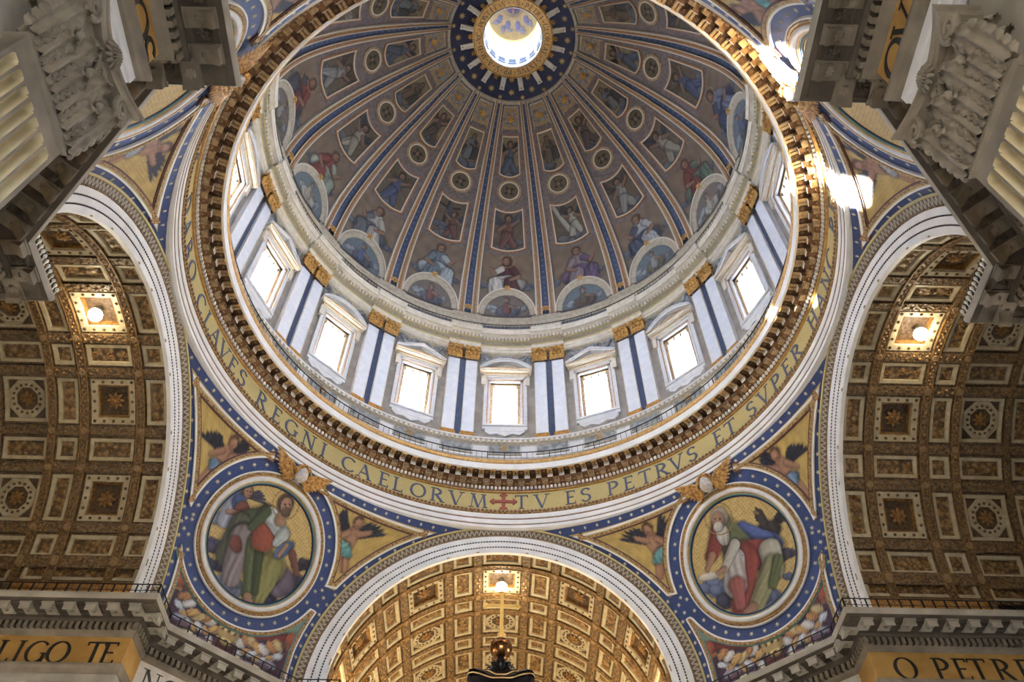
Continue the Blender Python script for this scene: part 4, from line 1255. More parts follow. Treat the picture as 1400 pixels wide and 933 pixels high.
        p.cloud(-.6, -.4, .3, (96, 104, 128), 8); p.cloud(.5, -.5, .3, (88, 94, 120), 8)
        seated(p, 0, .1, 1.15, (120, 84, 60) if sx < 0 else (84, 104, 160), (90, 100, 130) if sx < 0 else (176, 168, 150), (120, 100, 80), (150, 140, 130), (150, 116, 60), sx)
        LBL = 'round gold mosaic of %s robed seated figure on a cloud' % ('brown' if sx < 0 else 'blue')
    p.C *= (1 + .07 * p.noise(14)[..., None]); RP = 3.72
    q_ = lambda r, t, h: C.P(u0 + r * np.cos(t), RZ + r * np.sin(t), h)
    rd = paint_obj('roundel_mosaic', q_(rr_ * RP, tt_, .06), mute(p.C, .9, .95, (1, 1, .97)))
    tag(rd, LBL, 'mosaic', 'four round mosaics on the pendentives')
    tr = np.linspace(0, 2 * PI, 96, endpoint=False)
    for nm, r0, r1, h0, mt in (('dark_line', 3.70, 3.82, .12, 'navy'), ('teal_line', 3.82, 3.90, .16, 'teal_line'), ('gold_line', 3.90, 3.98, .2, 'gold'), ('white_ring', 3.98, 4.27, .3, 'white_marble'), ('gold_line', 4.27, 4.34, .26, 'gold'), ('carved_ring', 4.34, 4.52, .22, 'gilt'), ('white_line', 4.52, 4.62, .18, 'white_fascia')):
        mid = (r0 + r1) / 2
        rows = [q_(np.full(96, r0), tr, 0.0), q_(np.full(96, r0), tr, h0 * .8), q_(np.full(96, mid), tr, h0), q_(np.full(96, r1), tr, h0 * .8), q_(np.full(96, r1), tr, 0.0)]
        MB().grid(np.array(rows), cv=True).build(nm, mt, rd, True)
    # two angel spandrels
    for sg in (-1, 1):
        zlo = 36.0
        zs = np.linspace(35.2, 41.9, 200)
        out_ = p_uA(zs) - OFFS; inn_ = np.where(np.abs(zs - RZ) < RB, sg * u0 + np.sqrt(np.maximum(RB ** 2 - (zs - RZ) ** 2, 0)), 0)
        ok = (out_ > inn_ + .02) & (zs > 36.4); i0 = np.argmax(ok)
        zs = np.linspace(zs[i0], 41.9, 44)
        out_ = p_uA(zs) - OFFS; inn_ = sg * u0 + np.sqrt(np.maximum(RB ** 2 - (zs - RZ) ** 2, 0))
        out_ = np.maximum(out_, inn_)
        f = np.linspace(0, 1, 44)
        Ug = (inn_[:, None] + (out_ - inn_)[:, None] * f[None, :]); Zg = np.repeat(zs[:, None], 44, 1)
        X = (Ug - 5.2) / 4.3; Y = (Zg - 39.6) / 4.3
        p = Paint(X, Y, (176, 150, 88), 400 + sx * 2 + sy * 5 + sg, .1); p.dots(30, (120, 96, 52), .35)
        bl = (96, 126, 150) if sg * sx > 0 else (150, 158, 166)
        if sg * sx * sy < 0: bl = (90, 140, 140)
        X0 = .05
        angel(p, X0, -.02, .86, bl, (44, 46, 58), 1 if (sg > 0) == (sx > 0) else -1, True)
        pic = paint_obj('spandrel_mosaic', C.P(sg * Ug, Zg, .05), p.C)
        side = {(-1, 1): ('the transept vault with the greenish lamp', 'the golden vault'), (1, 1): ('the golden vault', 'the transept vault'), (-1, -1): ('the nave', 'the transept vault'), (1, -1): ('the transept vault', 'the nave')}[key][0 if sg < 0 else 1]
        tag(pic, 'boy angel mosaic on gold below %s, towards %s' % (near, side.replace(' with the greenish lamp', '')), 'mosaic', 'angel spandrels on the pendentives')
        poly = [(sg * a, b) for a, b in zip(inn_, zs)] + [(sg * a, b) for a, b in zip(out_[::-1], zs[::-1])][1:-1]
        poly = [poly[0]] + [q for q_i, q in enumerate(poly[1:]) if math.hypot(q[0] - poly[q_i][0], q[1] - poly[q_i][1]) > .02]
        poly = resample(poly, .3)
        for nm, d0, d1, h, mt in (('white_border', -.02, .09, .14, 'white_fascia'), ('gold_border', .09, .17, .12, 'gold_mosaic'), ('carved_border', .17, .33, .16, 'gilt'), ('dark_line', .33, .42, .1, 'purple_line')):
            uz_ribbon(C, poly, d0, d1, h).build(nm, mt, pic)
    # trophy panel at the foot
    us = np.linspace(-5.32, 5.32, 90)
    ztop = RZ - np.sqrt(np.maximum(RB ** 2 - (us - u0) ** 2, .02))
    zgrid = np.linspace(28.17, 36, 400); ua = p_uA(zgrid) - OFFS
    zlow = np.interp(np.abs(us), ua, zgrid, left=28.17)
    zlow = np.where(np.abs(us) < ua[0], 28.17, zlow)
    ztop = np.minimum(ztop, 34.65)
    keep = ztop > zlow + .02; us, ztop, zlow = us[keep], ztop[keep], zlow[keep]
    f = np.linspace(0, 1, 40)
    Ug = np.repeat(us[:, None], 40, 1); Zg = zlow[:, None] + (ztop - zlow)[:, None] * f
    X = Ug / 5.0; Y = (Zg - 30.6) / 2.2
    p = Paint(X, Y, (58, 50, 84), 500 + sx + sy * 3, .15)
    p.grad((120, 150, 130), .35, .95)
    p.cap(-.95, .9, -.2, .25, .12, .1, (122, 50, 48), .2); p.cap(.95, .9, .2, .25, .12, .1, (122, 50, 48), .2)
    for sg in (-1, 1):
        p.cap(sg * .86, .55, sg * .92, -.7, .1, .16, (172, 116, 58), .2, 4); p.ell(sg * .86, .75, .11, .22, 0, (170, 84, 50), .25); p.cap(sg * .78, .4, sg * .74, -.7, .07, .1, (74, 46, 70), .2)
        for i in range(7):
            x = sg * (.18 + .085 * i); yy = -.02 + .1 * math.sin(i * 1.3) + .055 * i
            cc = ((206, 160, 84), (214, 210, 204), (188, 130, 70), (200, 176, 120))[(i + (sg > 0)) % 4]
            p.ell(x, yy, .075, .16, 20 * sg, cc, .3, 3); p.ell(x + .03 * sg, yy - .3, .06, .13, -20 * sg, ((198, 204, 214), (196, 150, 80))[i % 2], .3, 3)
            p.ell(x - .02 * sg, yy - .6, .08, .12, 30 * sg, ((150, 148, 166), (206, 190, 150), (110, 80, 96))[i % 3], .3, 3)
    p.ell(0, -.35, .16, .26, 0, (104, 46, 50), .2); p.ell(0, .16, .155, .5, 0, (196, 164, 96), .15, 3)
    for yy in (-.16, .12, .38): p.ell(0, yy, .15 - .04 * abs(yy), .07, 0, (226, 196, 120)); [p.ell(xx, yy, .018, .05, 0, (60, 46, 40)) for xx in (-.09, 0, .09)]
    p.cap(0, .6, 0, .85, .02, .02, (206, 180, 110))
    tp = paint_obj('trophy_mosaic', C.P(Ug, Zg, .05), mute(p.C, .85, .85, (1, 1, 1)))
    tag(tp, 'mosaic of gilded crown, torches and garlands below the %s roundel' % {(-1, 1): 'green robed', (1, 1): 'eagle', (-1, -1): 'brown robed', (1, -1): 'blue robed'}[key], 'mosaic', 'trophy mosaics at the foot of the pendentives')
    poly = resample(list(zip(us, zlow)) + list(zip(us[::-1], ztop[::-1]))[1:-1], .3)
    for nm, d0, d1, h, mt in (('white_border', -.02, .09, .14, 'white_fascia'), ('carved_border', .09, .28, .16, 'gilt'), ('teal_line', .28, .35, .1, 'teal_line')):
        uz_ribbon(C, poly, d0, d1, h).build(nm, mt, tp)
    # winged head over the roundel
    o = inst('winged_head', wh_me, None, C.M(u0 * .6, 41.75, .3) @ Matrix.Scale(1.15, 4))
    tag(o, 'pale child head with two gilded wings on top of the %s roundel' % {(-1, 1): 'green robed', (1, 1): 'eagle', (-1, -1): 'brown robed', (1, -1): 'blue robed'}[key], 'ornament', 'winged heads over the roundels')
    inst('curls', hr_me, o); inst('wing', fw[0], o); inst('wing', fw[1], o)

# ------------------------------------------------------------------ arches
def arc_path(r, n=64):
    return [(r, 27.3 - ZC)] + [(r * math.cos(t), r * math.sin(t)) for t in np.linspace(0, PI, n)] + [(-r, 27.3 - ZC)]
def arch_band(prof, n=64):
    """prof: (radius, y) list, swept along the arch"""
    return MB().grid(np.array([[(x, y, ZC + z) for x, z in arc_path(r, n)] for r, y in prof]))
white_me = [arch_band(pr).data('white_fascia', 'white_fascia') for pr in (
    [(11.1, AA + .6), (11.1, AA + .36), (11.12, AA + .34), (11.5, AA + .28), (11.54, AA + .4)],
    [(11.52, AA + .4), (11.56, AA + .27), (11.96, AA + .21), (12.0, AA + .35)],
    [(11.98, AA + .35), (12.02, AA + .2), (12.44, AA + .14), (12.48, AA + .3)])]
lat_me = arch_band([(12.44, AA + .3), (12.47, AA + .14), (12.5, AA + .17), (12.96, AA - .06), (12.99, AA - .12)]).data('lattice_ground', 'lattice_ground')
gl_me2 = arch_band([(12.96, AA + .0), (12.96, AA - .14), (13.08, AA - .18), (13.12, AA + .1)]).data('gold_line', 'gold_mosaic')
zig = MB(); dash = MB(); beads = MB()
NZ = 112
for i in range(NZ):
    a, b = PI * i / NZ, PI * (i + .5) / NZ; c = PI * (i + 1) / NZ
    def rp(r, t, k=0): 
        y = AA + .17 - (r - 12.5) / .46 * .23 - .05 - k
        return (r * math.cos(t), y, ZC + r * math.sin(t))
    for t0, r0, t1, r1 in ((a, 12.54, b, 12.92), (b, 12.92, c, 12.54)):
        w = .0042
        zig.add([rp(r0, t0 - w), rp(r0, t0 + w), rp(r1, t1 + w), rp(r1, t1 - w)], [(0, 1, 2, 3)])
for i in range(180):
    t = PI * (i + .5) / 180; hw = .0045
    for r, y in ((11.53, AA + .3), (11.99, AA + .23)):
        V = [(q * math.cos(s), yy, ZC + q * math.sin(s)) for yy in (y, y - .05) for q, s in ((r - .045, t - hw), (r - .045, t + hw), (r + .045, t + hw), (r + .045, t - hw))]
        dash.add(V, [(4, 5, 6, 7), (0, 4, 7, 3), (1, 2, 6, 5), (0, 1, 5, 4), (3, 7, 6, 2)])
    V = [(q * math.cos(s), yy, ZC + q * math.sin(s)) for yy in (AA + .2, AA + .1) for q, s in ((12.42, t - hw), (12.42, t + hw), (12.5, t + hw), (12.5, t - hw))]
    beads.add(V, [(4, 5, 6, 7), (0, 4, 7, 3), (1, 2, 6, 5), (0, 1, 5, 4), (3, 7, 6, 2)])
zig_me = zig.data('zigzag', 'carved_cream'); dash_me = dash.data('dashes', 'dash'); bead_me = beads.data('beads', 'gilt')
ARCHL = ['far arch with white bands before the golden vault', 'transept arch with white bands beside the red robed eagle roundel', 'nave arch behind the pier capitals', 'transept arch with white bands beside the green robed roundel']
for k in range(4):
    mt = rot_az(90 * k)
    o = inst('trim_%d' % (3 + k), white_me[0], None, mt)
    tag(o, ARCHL[k], 'arch', kind='structure')
    inst('white_fascia', white_me[1], o); inst('white_fascia', white_me[2], o); inst('lattice_ground', lat_me, o); inst('gold_line', gl_me2, o)
    for nm, me in (('zigzag', zig_me), ('dashes', dash_me), ('beads', bead_me)):
        q = inst(nm, me, o); q['kind'] = 'stuff'

# ------------------------------------------------------------------ coffered vaults
def cyp(du, dth, r):            # round the axis +Y, dth measured from the crown
    a = rad(dth)
    return (r * math.sin(a), du, r * math.cos(a))
def cell_ring(hu0, ha0, r0, hu1, ha1, r1, mb=None, n=4, chamf=0):
    mb = mb or MB()
    def loop(hu, ha, r):
        L = [cyp(-hu, ha * (-1 + 2 * i / n), r) for i in range(n)] + [cyp(hu * (-1 + 2 * i / n), ha, r) for i in range(n)]
        L += [cyp(hu, ha * (1 - 2 * i / n), r) for i in range(n)] + [cyp(hu * (1 - 2 * i / n), -ha, r) for i in range(n)]
        return L
    mb.grid(np.array([loop(hu0, ha0, r0), loop(hu1, ha1, r1)]), cv=True)
    return mb
def cell_fill(hu, ha, r, nu=4, na=4, bulge=0.0):
    return MB().grid(np.array([[cyp(hu * u, ha * v, r - bulge * (1 - u * u) * (1 - v * v)) for v in np.linspace(-1, 1, na)] for u in np.linspace(-1, 1, nu)]))
R1 = 11.22
def deg(m): return math.degrees(m / R1)
def coffer(hu, ha, kind):
    """meshes of one coffer whose white frame is hu metres by ha degrees (half sizes)"""
    out = {}
    go = cell_ring(hu + .17, ha + .9, R1 + .22, hu + .13, ha + .7, R1 + .12); cell_ring(hu + .13, ha + .7, R1 + .12, hu, ha, R1 + .12, go)
    out['coffer'] = (go, 'vault_ground')
    fw_ = .2 if kind != 'big' else .36
    fr = cell_ring(hu, ha, R1 + .14, hu, ha, R1 + .06); cell_ring(hu, ha, R1 + .06, hu - fw_, ha - deg(fw_), R1 + .09, fr)
    cell_ring(hu - fw_, ha - deg(fw_), R1 + .09, hu - fw_ - .03, ha - deg(fw_ + .03), R1 + .22, fr)
    out['frame'] = (fr, 'coffer_frame')
    hi, hb = hu - fw_ - .03, ha - deg(fw_ + .03)
    if kind == 'plain':
        out['relief'] = (cell_fill(hi, hb, R1 + .22, 4, 4, .05), 'coffer_relief')
        orn = MB()
        L = max(hi, math.radians(hb) * R1)
        along_u = hi > math.radians(hb) * R1
        m_ = max(1, int(round(L / .32)))
        for i in range(m_):
            c = 0 if m_ == 1 else -L + .16 + (2 * L - .32) * i / (m_ - 1)
            for a in np.linspace(0, 2 * PI, 5, endpoint=False):
                rr_ = .12
                du, dv = (c + rr_ * math.cos(a), rr_ * math.sin(a)) if along_u else (rr_ * math.sin(a), c + rr_ * math.cos(a))
                ctr = np.array(cyp(du, deg(dv), R1 + .2))
                orn.lathe([(.001, -.09), (.06, -.06), (.075, 0)], 5, ctr)
        out['scrollwork'] = (orn, 'rosette_gold')
        return out
    dots_ = MB()
    if kind == 'big':
        n = 5
        for i in range(n):
            t = -1 + 2 * i / (n - 1)
            for u, v in ((t, -1), (t, 1), (-1, t), (1, t)):
                if abs(t) == 1 and u in (-1, 1) and v == t and abs(u) == 1 and (u, v) != (t, v): continue
                c = cyp(u * (hu - fw_ / 2), v * (ha - deg(fw_ / 2)), R1 + .06)
                dots_.lathe([(.1, .03), (.09, -.03), (.001, -.045)], 7, c)
        st = cell_ring(hi, hb, R1 + .22, hi - .1, hb - deg(.1), R1 + .2); cell_ring(hi - .1, hb - deg(.1), R1 + .2, hi - .14, hb - deg(.14), R1 + .46, st)
        out['gilt_border'] = (st, 'rosette_gold')
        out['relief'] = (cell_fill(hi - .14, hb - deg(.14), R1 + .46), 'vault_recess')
        rs = .56
    else:                       # octagon inside the square
        oc = []; 
        def octo(k, r):
            L = []
            for i in range(8):
                a = PI / 8 + PI / 4 * i; q = k / math.cos(PI / 8)
                L.append(cyp(q * math.cos(a) * hi, q * math.sin(a) * hb, r))
            return L
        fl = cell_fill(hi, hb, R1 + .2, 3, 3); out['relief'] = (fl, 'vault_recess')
        o2 = MB().grid(np.array([octo(1.0, R1 + .2), octo(1.0, R1 + .08), octo(.92, R1 + .08), octo(.92, R1 + .14), octo(.88, R1 + .14), octo(.6, R1 + .1), octo(.58, R1 + .18)]), cv=True)
        out['octagon_frame'] = (o2, 'coffer_frame')
        for i in range(16):
            a = 2 * PI * i / 16
            dots_.lathe([(.09, .03), (.08, -.03), (.001, -.05)], 7, cyp(.76 * hi * math.cos(a), .76 * hb * math.sin(a), R1 + .09))
        rs = .5
    out['dots'] = (dots_, 'dot')
    ro = rosette_mb(rs, .26, 8)
    V = np.concatenate(ro.V); r0 = R1 + (.44 if kind == 'big' else .2)
    V2 = np.stack([V[:, 0], V[:, 1], r0 - V[:, 2]], -1)
    out['rosette'] = (MB().add(V2, ro.F), 'rosette_gold')
    return out
def cdata(d): return {k: v[0].data(k, v[1], k in ('rosette', 'scrollwork', 'dots')) for k, v in d.items()}
HB, HN, AB, AN = 1.33, .61, 7.1, 3.4
CO = {('B', 'b'): cdata(coffer(HB, AB, 'big')), ('O', 'b'): cdata(coffer(HB, AB, 'oct')), ('N', 'b'): cdata(coffer(HN, AB, 'plain')), ('N', 's'): cdata(coffer(HN, AN, 'plain')), ('B', 's'): cdata(coffer(HB, AN, 'plain')), ('L', 'l'): cdata(coffer(3.25, 2.6, 'plain'))}
CO[('O', 's')] = CO[('B', 's')]
AX = [(21.5, 'N'), (24.16, 'B'), (26.9, 'N'), (29.62, 'O'), (32.2, 'N'), (34.85, 'O'), (37.5, 'N')]
STEP, DSTEP = 28.1, .28
UEND = 39.5
def band_u(u0, u1, r0, r1, n=72):      # hoop rib
    th = np.linspace(-91, 91, n)
    return MB().grid(np.array([[cyp(u, t, r) for t in th] for u, r in ((u0, r1), (u0, r0), (u1, r0), (u1, r1))]))
def band_t(th, hw, u0, u1, r0, r1):    # lengthwise rib
    return MB().grid(np.array([[cyp(u, t, r) for u in np.linspace(u0, u1, 5)] for t, r in ((th - hw, r1), (th - hw, r0), (th + hw, r0), (th + hw, r1))]))
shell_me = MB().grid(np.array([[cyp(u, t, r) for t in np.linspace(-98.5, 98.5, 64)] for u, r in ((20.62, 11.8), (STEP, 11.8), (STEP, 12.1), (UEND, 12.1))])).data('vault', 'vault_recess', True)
hoops = []
for i, (u0, u1) in enumerate(((20.75, 20.74 + .0), (22.24, 22.70), (25.64, 26.16), (27.64, STEP))):
    if i == 0: u0, u1 = 20.62, 20.8
    hoops.append(band_u(u0, u1, R1 - .02, 11.8).data('hoop_rib', 'vault_rib', False))
for u0, u1 in ((30.08 + 1.0, 31.46), (32.96, 33.38), (36.3, 36.78), (38.2, 39.5)):
    hoops.append(band_u(u0, u1, R1 + DSTEP - .02, 12.1).data('hoop_rib', 'vault_rib', False))
hline = MB()
for u in (22.24, 22.68, 25.66, 26.12, 27.66, STEP - .03): hline.grid(np.array([[cyp(uu, t, r) for t in np.linspace(-90, 90, 72)] for uu, r in ((u - .03, R1), (u - .03, R1 - .06), (u + .03, R1 - .06), (u + .03, R1))]))
hline_me = hline.data('gilt_line', 'rosette_gold')
gaps = []
for k in range(-5, 6):
    c = 15 * k
    if k % 2: gaps += [c - 5.7, c + 5.7]
gaps = sorted(gaps + [79.6, -79.6])
lrib = {}
boss_m = MB().lathe([(.2, .0), (.2, -.05), (.15, -.07), (.12, -.03), (.1, -.03), (.001, -.09)], 12).data('boss', 'boss', True)
bead_l = MB()
gar = MB()
def blob(u, t, r, k):
    c = np.array(cyp(u, t, r)); n_ = np.array(cyp(0, t, 1.0)); n_[1] = 0
    e1 = np.array((0, 1.0, 0)); e2 = np.cross(n_, e1)
    V = [c + k * (math.cos(a) * e1 + math.sin(a) * e2) for a in (0, PI / 2, PI, 1.5 * PI)] + [c - n_ * k * .8]
    gar.add(V, [(0, 1, 4), (1, 2, 4), (2, 3, 4), (3, 0, 4)])
for g in gaps:
    for i in range(44):
        u = 20.9 + .41 * i
        if u > 38.5: break
        dr = 0 if u < STEP else DSTEP
        blob(u, g + (.45 if i % 2 else -.45), R1 + dr, .13)
        for e in (-1.25, 1.25): blob(u + .1, g + e, R1 + dr, .06)
for u in (22.47, 25.9, 27.87, 31.27, 33.17, 36.54):
    dr = 0 if u < STEP else DSTEP
    for i in range(150):
        t = -88 + 176 * i / 149
        blob(u + (.07 if i % 2 else -.07), t, R1 - .02 + dr, .1)
for i in range(120):
    blob(20.7, -88 + 176 * i / 119, R1 - .02, .11)
gar_me = gar.data('carved_garland', 'rosette_gold')
VL = [('ceiling_front', 0, 'golden coffered vault of the far arm behind the canopy cross', None), ('ceiling_right', 90, 'dim brown coffered transept vault beside the eagle roundel', None), ('ceiling_left', -90, 'brown coffered transept vault beside the green robed roundel', None), ('ceiling_back', 180, 'coffered nave vault', None)]
for nm, az, lab, _ in VL:
    root = inst(nm, shell_me, None, rot_az(az) @ Matrix.Translation((0, 0, ZC)))
    tag(root, lab, 'vault', kind='structure')
    if nm == 'ceiling_back':
        continue
    for me in hoops: inst('hoop_rib', me, root)
    inst('gilt_line', hline_me, root)
    q = inst('carved_garland', gar_me, root); q['kind'] = 'stuff'
    for g in gaps:
        if abs(g) not in lrib:
            lrib[g] = (band_t(g, 1.45, 20.75, STEP, R1, 11.8).data('long_rib', 'vault_rib'), band_t(g, 1.45, STEP, UEND, R1 + DSTEP, 12.1).data('long_rib', 'vault_rib'))
        inst('long_rib', lrib[g][0], root); inst('long_rib', lrib[g][1], root)
        for u in (20.72, 22.47, 25.9, 27.88): inst('boss', boss_m, root, Matrix.Translation(cyp(u, g, R1 - .02)) @ Matrix.Rotation(rad(g), 4, 'Y'))
    for u, t in AX:
        for k in range(-5, 6):
            ty = 's' if k % 2 else 'b'
            if abs(k) == 5: ty = 's'
            d = CO[(t, ty)]
            mt = Matrix.Rotation(rad(15 * k), 4, 'Y') @ Matrix.Translation((0, u, 0 if u < STEP else DSTEP))
            c = inst('coffer', d['coffer'], root, mt)
            for pn_, me in d.items():
                if pn_ == 'coffer': continue
                if pn_ == 'rosette' and t == 'B' and k == 0: continue
                inst(pn_, me, c)
    for sg in (-1, 1):
        for u in (24.2, 31.6):
            c = inst('coffer', CO[('L', 'l')]['coffer'], root, Matrix.Rotation(rad(83.4 * sg), 4, 'Y') @ Matrix.Translation((0, u, 0 if u < STEP else DSTEP)))
            for pn_ in ('frame', 'relief', 'scrollwork'): inst(pn_, CO[('L', 'l')][pn_], c)
        band_t(88.6 * sg, 1.5, 20.7, 27.6, R1 - .05, 11.8).build('gilt_key_band', 'key_gold', root)
        kb = MB()
        for i in range(46):
            u = 20.8 + .148 * i
            for t0, t1, ua_, ub_ in ((87.6, 89.6, 0, .03), (87.6, 87.9, 0, .1), (88.9, 89.2, .05, .13)):
                kb.grid(np.array([[cyp(u + uu, sg * tq, R1 - .07) for uu in (ua_, ub_)] for tq in (t0, t1)]))
        kb.build('key_pattern', 'brown_cornice', root, kind='stuff')


# ------------------------------------------------------------------ unseen end walls of the arms, each with three windows sized for fill light
def end_wall(name, az, label, wins):
    mb = MB()
    y0, y1 = UEND - .1, UEND + .5
    xs_ = sorted(set([-14.0, 14.0] + [v for w in wins for v in w[:2]])); zs_ = sorted(set([-1.6, 43.0] + [v for w in wins for v in w[2:]]))
    for xa, xb in zip(xs_[:-1], xs_[1:]):
        for za, zb in zip(zs_[:-1], zs_[1:]):
            if any(xa >= w[0] - 1e-6 and xb <= w[1] + 1e-6 and za >= w[2] - 1e-6 and zb <= w[3] + 1e-6 for w in wins): continue
            mb.box((xa, y0, za), (xb, y1, zb))
    o = mb.build(name, 'stone_light'); o.matrix_local = rot_az(az)
    tag(o, label, 'wall', kind='structure')
W3 = [(-8.0, -5.0, 6, 13), (-1.8, 1.8, 6, 13), (5.0, 8.0, 6, 13)]
end_wall('wall_front', 0, 'end wall of the far arm', W3)
end_wall('wall_right', 90, 'end wall of the transept beyond the eagle roundel', [(-7.5, -4.0, 4, 13), (-1.8, 1.8, 4, 13), (4.0, 7.5, 4, 13)])
end_wall('wall_left', -90, 'end wall of the transept beyond the green robed roundel', [(-7.0, -4.5, 4, 10.5), (-1.3, 1.3, 4, 10.5), (4.5, 7.0, 4, 10.5)])
end_wall('wall_back', 180, 'entrance wall of the nave', [(-8.0, -4.0, 3, 13.5), (-2.0, 2.0, 3, 13.5), (4.0, 8.0, 3, 13.5)])

# ------------------------------------------------------------------ piers with entablature
CE, CA, CC, KE = 9.42, 18.38, 12.09, .72
FAR = 39.8
def pier_path(d, sx, sy):
    k = KE * d; dg = CC + CA + S2 * d
    pts = [(CE + d, FAR), (CE + d, CA + k), (dg - CA - k, CA + k), (CA + k, dg - CA - k), (CA + k, CE + d), (FAR, CE + d)]
    return [(sx * x, sy * y) for x, y in pts]
def sweep(prof, sx, sy):
    rows = [[(x, y, z) for x, y in pier_path(d, sx, sy)] for d, z in prof]
    return MB().grid(np.array(rows))
WN = {(-1, 1): 'wall_front_left', (1, 1): 'wall_front_right', (-1, -1): 'wall_back_left', (1, -1): 'wall_back_right'}
WL = {(-1, 1): 'stone pier and entablature under the green robed roundel', (1, 1): 'stone pier and entablature under the eagle roundel', (-1, -1): 'dark stone pier with fluted pilaster, its frieze ending in the letters OS', (1, -1): 'dark stone pier with fluted pilaster, its frieze starting with the letter O'}
mod = MB()
P_ = []
for t in np.linspace(0, 1, 12):
    P_.append((-.52 + 1.04 * t, -.06 - .34 * t ** 2 - .05 * math.sin(t * 9)))
rows = [[(x, y, 0) for y, z in P_] + [(x, y, z) for y, z in P_[::-1]] for x in (-.27, .27)]
mod.grid(np.array(rows), cv=True)
nP = len(rows[0]); mod.F.append(tuple(range(nP))); mod.F.append(tuple(range(nP, 2 * nP))[::-1])
mod.box((-.33, -.58, -.08), (.33, .56, .02))
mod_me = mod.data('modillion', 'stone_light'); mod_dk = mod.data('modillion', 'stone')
g = leaf_grid(.44, .62, .06, .1, 4, 7, 11)
ml = MB().grid(np.stack([g[..., 0], .5 - g[..., 2], -.36 + .4 * (g[..., 2] / .7) - g[..., 1]], -1)); ml_me = ml.data('leaf', 'capital_stone', True)
sc = MB()
for x in (-.3, .24): sc.box((x, -.36, -.07), (x + .06, .36, .02))
for y in (-.36, .3): sc.box((-.24, y, -.07), (.24, y + .06, .02))
sc_me = sc.data('soffit_coffer', 'stone_shaded'); scr_me = rosette_mb(.24, .14, 6, 2).data('rosette', 'stone_shaded', True)
WALLS = {}
for key in WN:
    sx, sy = key
    w = sweep([(2.25, 23.2), (2.6, 23.2), (2.6, -1.6)], sx, sy).build(WN[key], 'stone_light')
    tag(w, WL[key], 'pier', kind='structure'); WALLS[key] = w
    sweep([(4.2, 28.2), (0.0, 28.2), (0.0, 28.05), (.06, 27.9), (.1, 27.86)], sx, sy).build('cornice', 'stone_light', w)
    sweep([(.1, 27.86), (.3, 27.82), (.32, 27.72), (1.36, 27.72), (1.36, 27.5)], sx, sy).build('cornice_soffit', 'stone_shaded', w)  # soffit colour darkened to give the shade between the modillions
    sweep([(1.36, 27.52), (1.42, 27.46), (1.5, 27.44), (1.52, 27.4), (1.9, 27.4), (1.9, 26.98)], sx, sy).build('dentil_bed', 'stone_shaded', w)  # dark bed paints the shade in the gaps between dentils
    sweep([(1.9, 27.0), (1.62, 26.98), (1.78, 26.92), (1.84, 26.88), (1.95, 26.82), (2.0, 26.8)], sx, sy).build('bed_moulding', 'stone', w)
    fz = sweep([(2.0, 26.82), (2.0, 25.08)], sx, sy).build('frieze', 'gold_frieze', w)
    sweep([(2.0, 25.1), (1.66, 25.06), (1.66, 24.92), (1.78, 24.8), (1.84, 24.62), (1.96, 24.6)], sx, sy).build('architrave_cap', 'stone', w)
    sweep([(1.96, 24.62), (1.96, 24.16), (2.02, 24.14), (2.02, 23.64), (2.09, 23.62), (2.09, 23.2), (2.3, 23.2)], sx, sy).build('architrave', 'white_fascia' if sy < 0 else 'stone_light', w)
    den = MB()
    path = pier_path(0.0, sx, sy)
    dpath = pier_path(1.5, sx, sy); mpath = pier_path(.84, sx, sy)
    for i in range(5):
        a = Vector(dpath[i] + (0,)); b = Vector(dpath[i + 1] + (0,)); L = (b - a).length; t = (b - a) / L
        nrm = Vector((-t.y, t.x, 0))
        if nrm.dot(Vector((sx, sy, 0))) > 0: nrm = -nrm          # towards the open crossing
        n_ = int(L / .34)
        for j in range(n_):
            c = a + t * (L * (j + .5) / n_)
            den.box((-.1, -.4, 27.02), (.1, .02, 27.4), lambda x, y, z: tuple(c + t * x + nrm * y + Vector((0, 0, z))))
        a = Vector(mpath[i] + (0,)); b = Vector(mpath[i + 1] + (0,)); L = (b - a).length; t = (b - a) / L
        n_ = max(1, int(round((L - .3) / 1.12)))
        if i in (1, 3): n_ = 2
        for j in range(n_):
            c = a + t * (L * (j + .5) / n_)
            if max(abs(c.x), abs(c.y)) > 36: continue
            mx = frame_mtx((c.x, c.y, 27.74), (t.x, t.y, 0), (0, 0, 1))
            yv = mx.to_3x3() @ Vector((0, 1, 0))
            if yv.dot(nrm) < 0: mx = frame_mtx((c.x, c.y, 27.74), (-t.x, -t.y, 0), (0, 0, 1))
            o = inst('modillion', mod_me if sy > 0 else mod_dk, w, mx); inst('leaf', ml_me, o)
            if j < n_ - 1:
                c2 = a + t * (L * (j + 1.0) / n_)
                mx2 = mx.copy(); mx2.translation = (c2.x, c2.y, 27.74)
                o = inst('soffit_coffer', sc_me, w, mx2); inst('rosette', scr_me, o, Matrix.Rotation(PI, 4, 'X') @ Matrix.Translation((0, 0, .0)))
    den.build('dentil_course', 'stone', w, kind='stuff')
    # lettering on the friezes
    def wall_text(word, pos, mapf):
        for ch, q in zip(word, pos):
            inst('letter', letter_mesh(ch, lambda x, y, h: mapf(q + x * 1.3, 25.2 + y * 1.28, h), 'letter_black', .04), fz)
    if key == (-1, 1):
        wall_text('LIGOTE', (-26.14, -25.38, -24.46, -23.31, -21.46, -20.66), lambda s, z, h: (s, CE + 2.0 - h, z))
    if key == (1, 1):
        wall_text('OPETRE', (21.46, 23.42, 24.49, 25.39, 26.7, 27.9), lambda s, z, h: (s, CE + 2.0 - h, z))
    if key == (-1, -1):
        wall_text('OS', (-21.13, -20.18), lambda s, z, h: (-(CE + 2.0 - h), s, z))
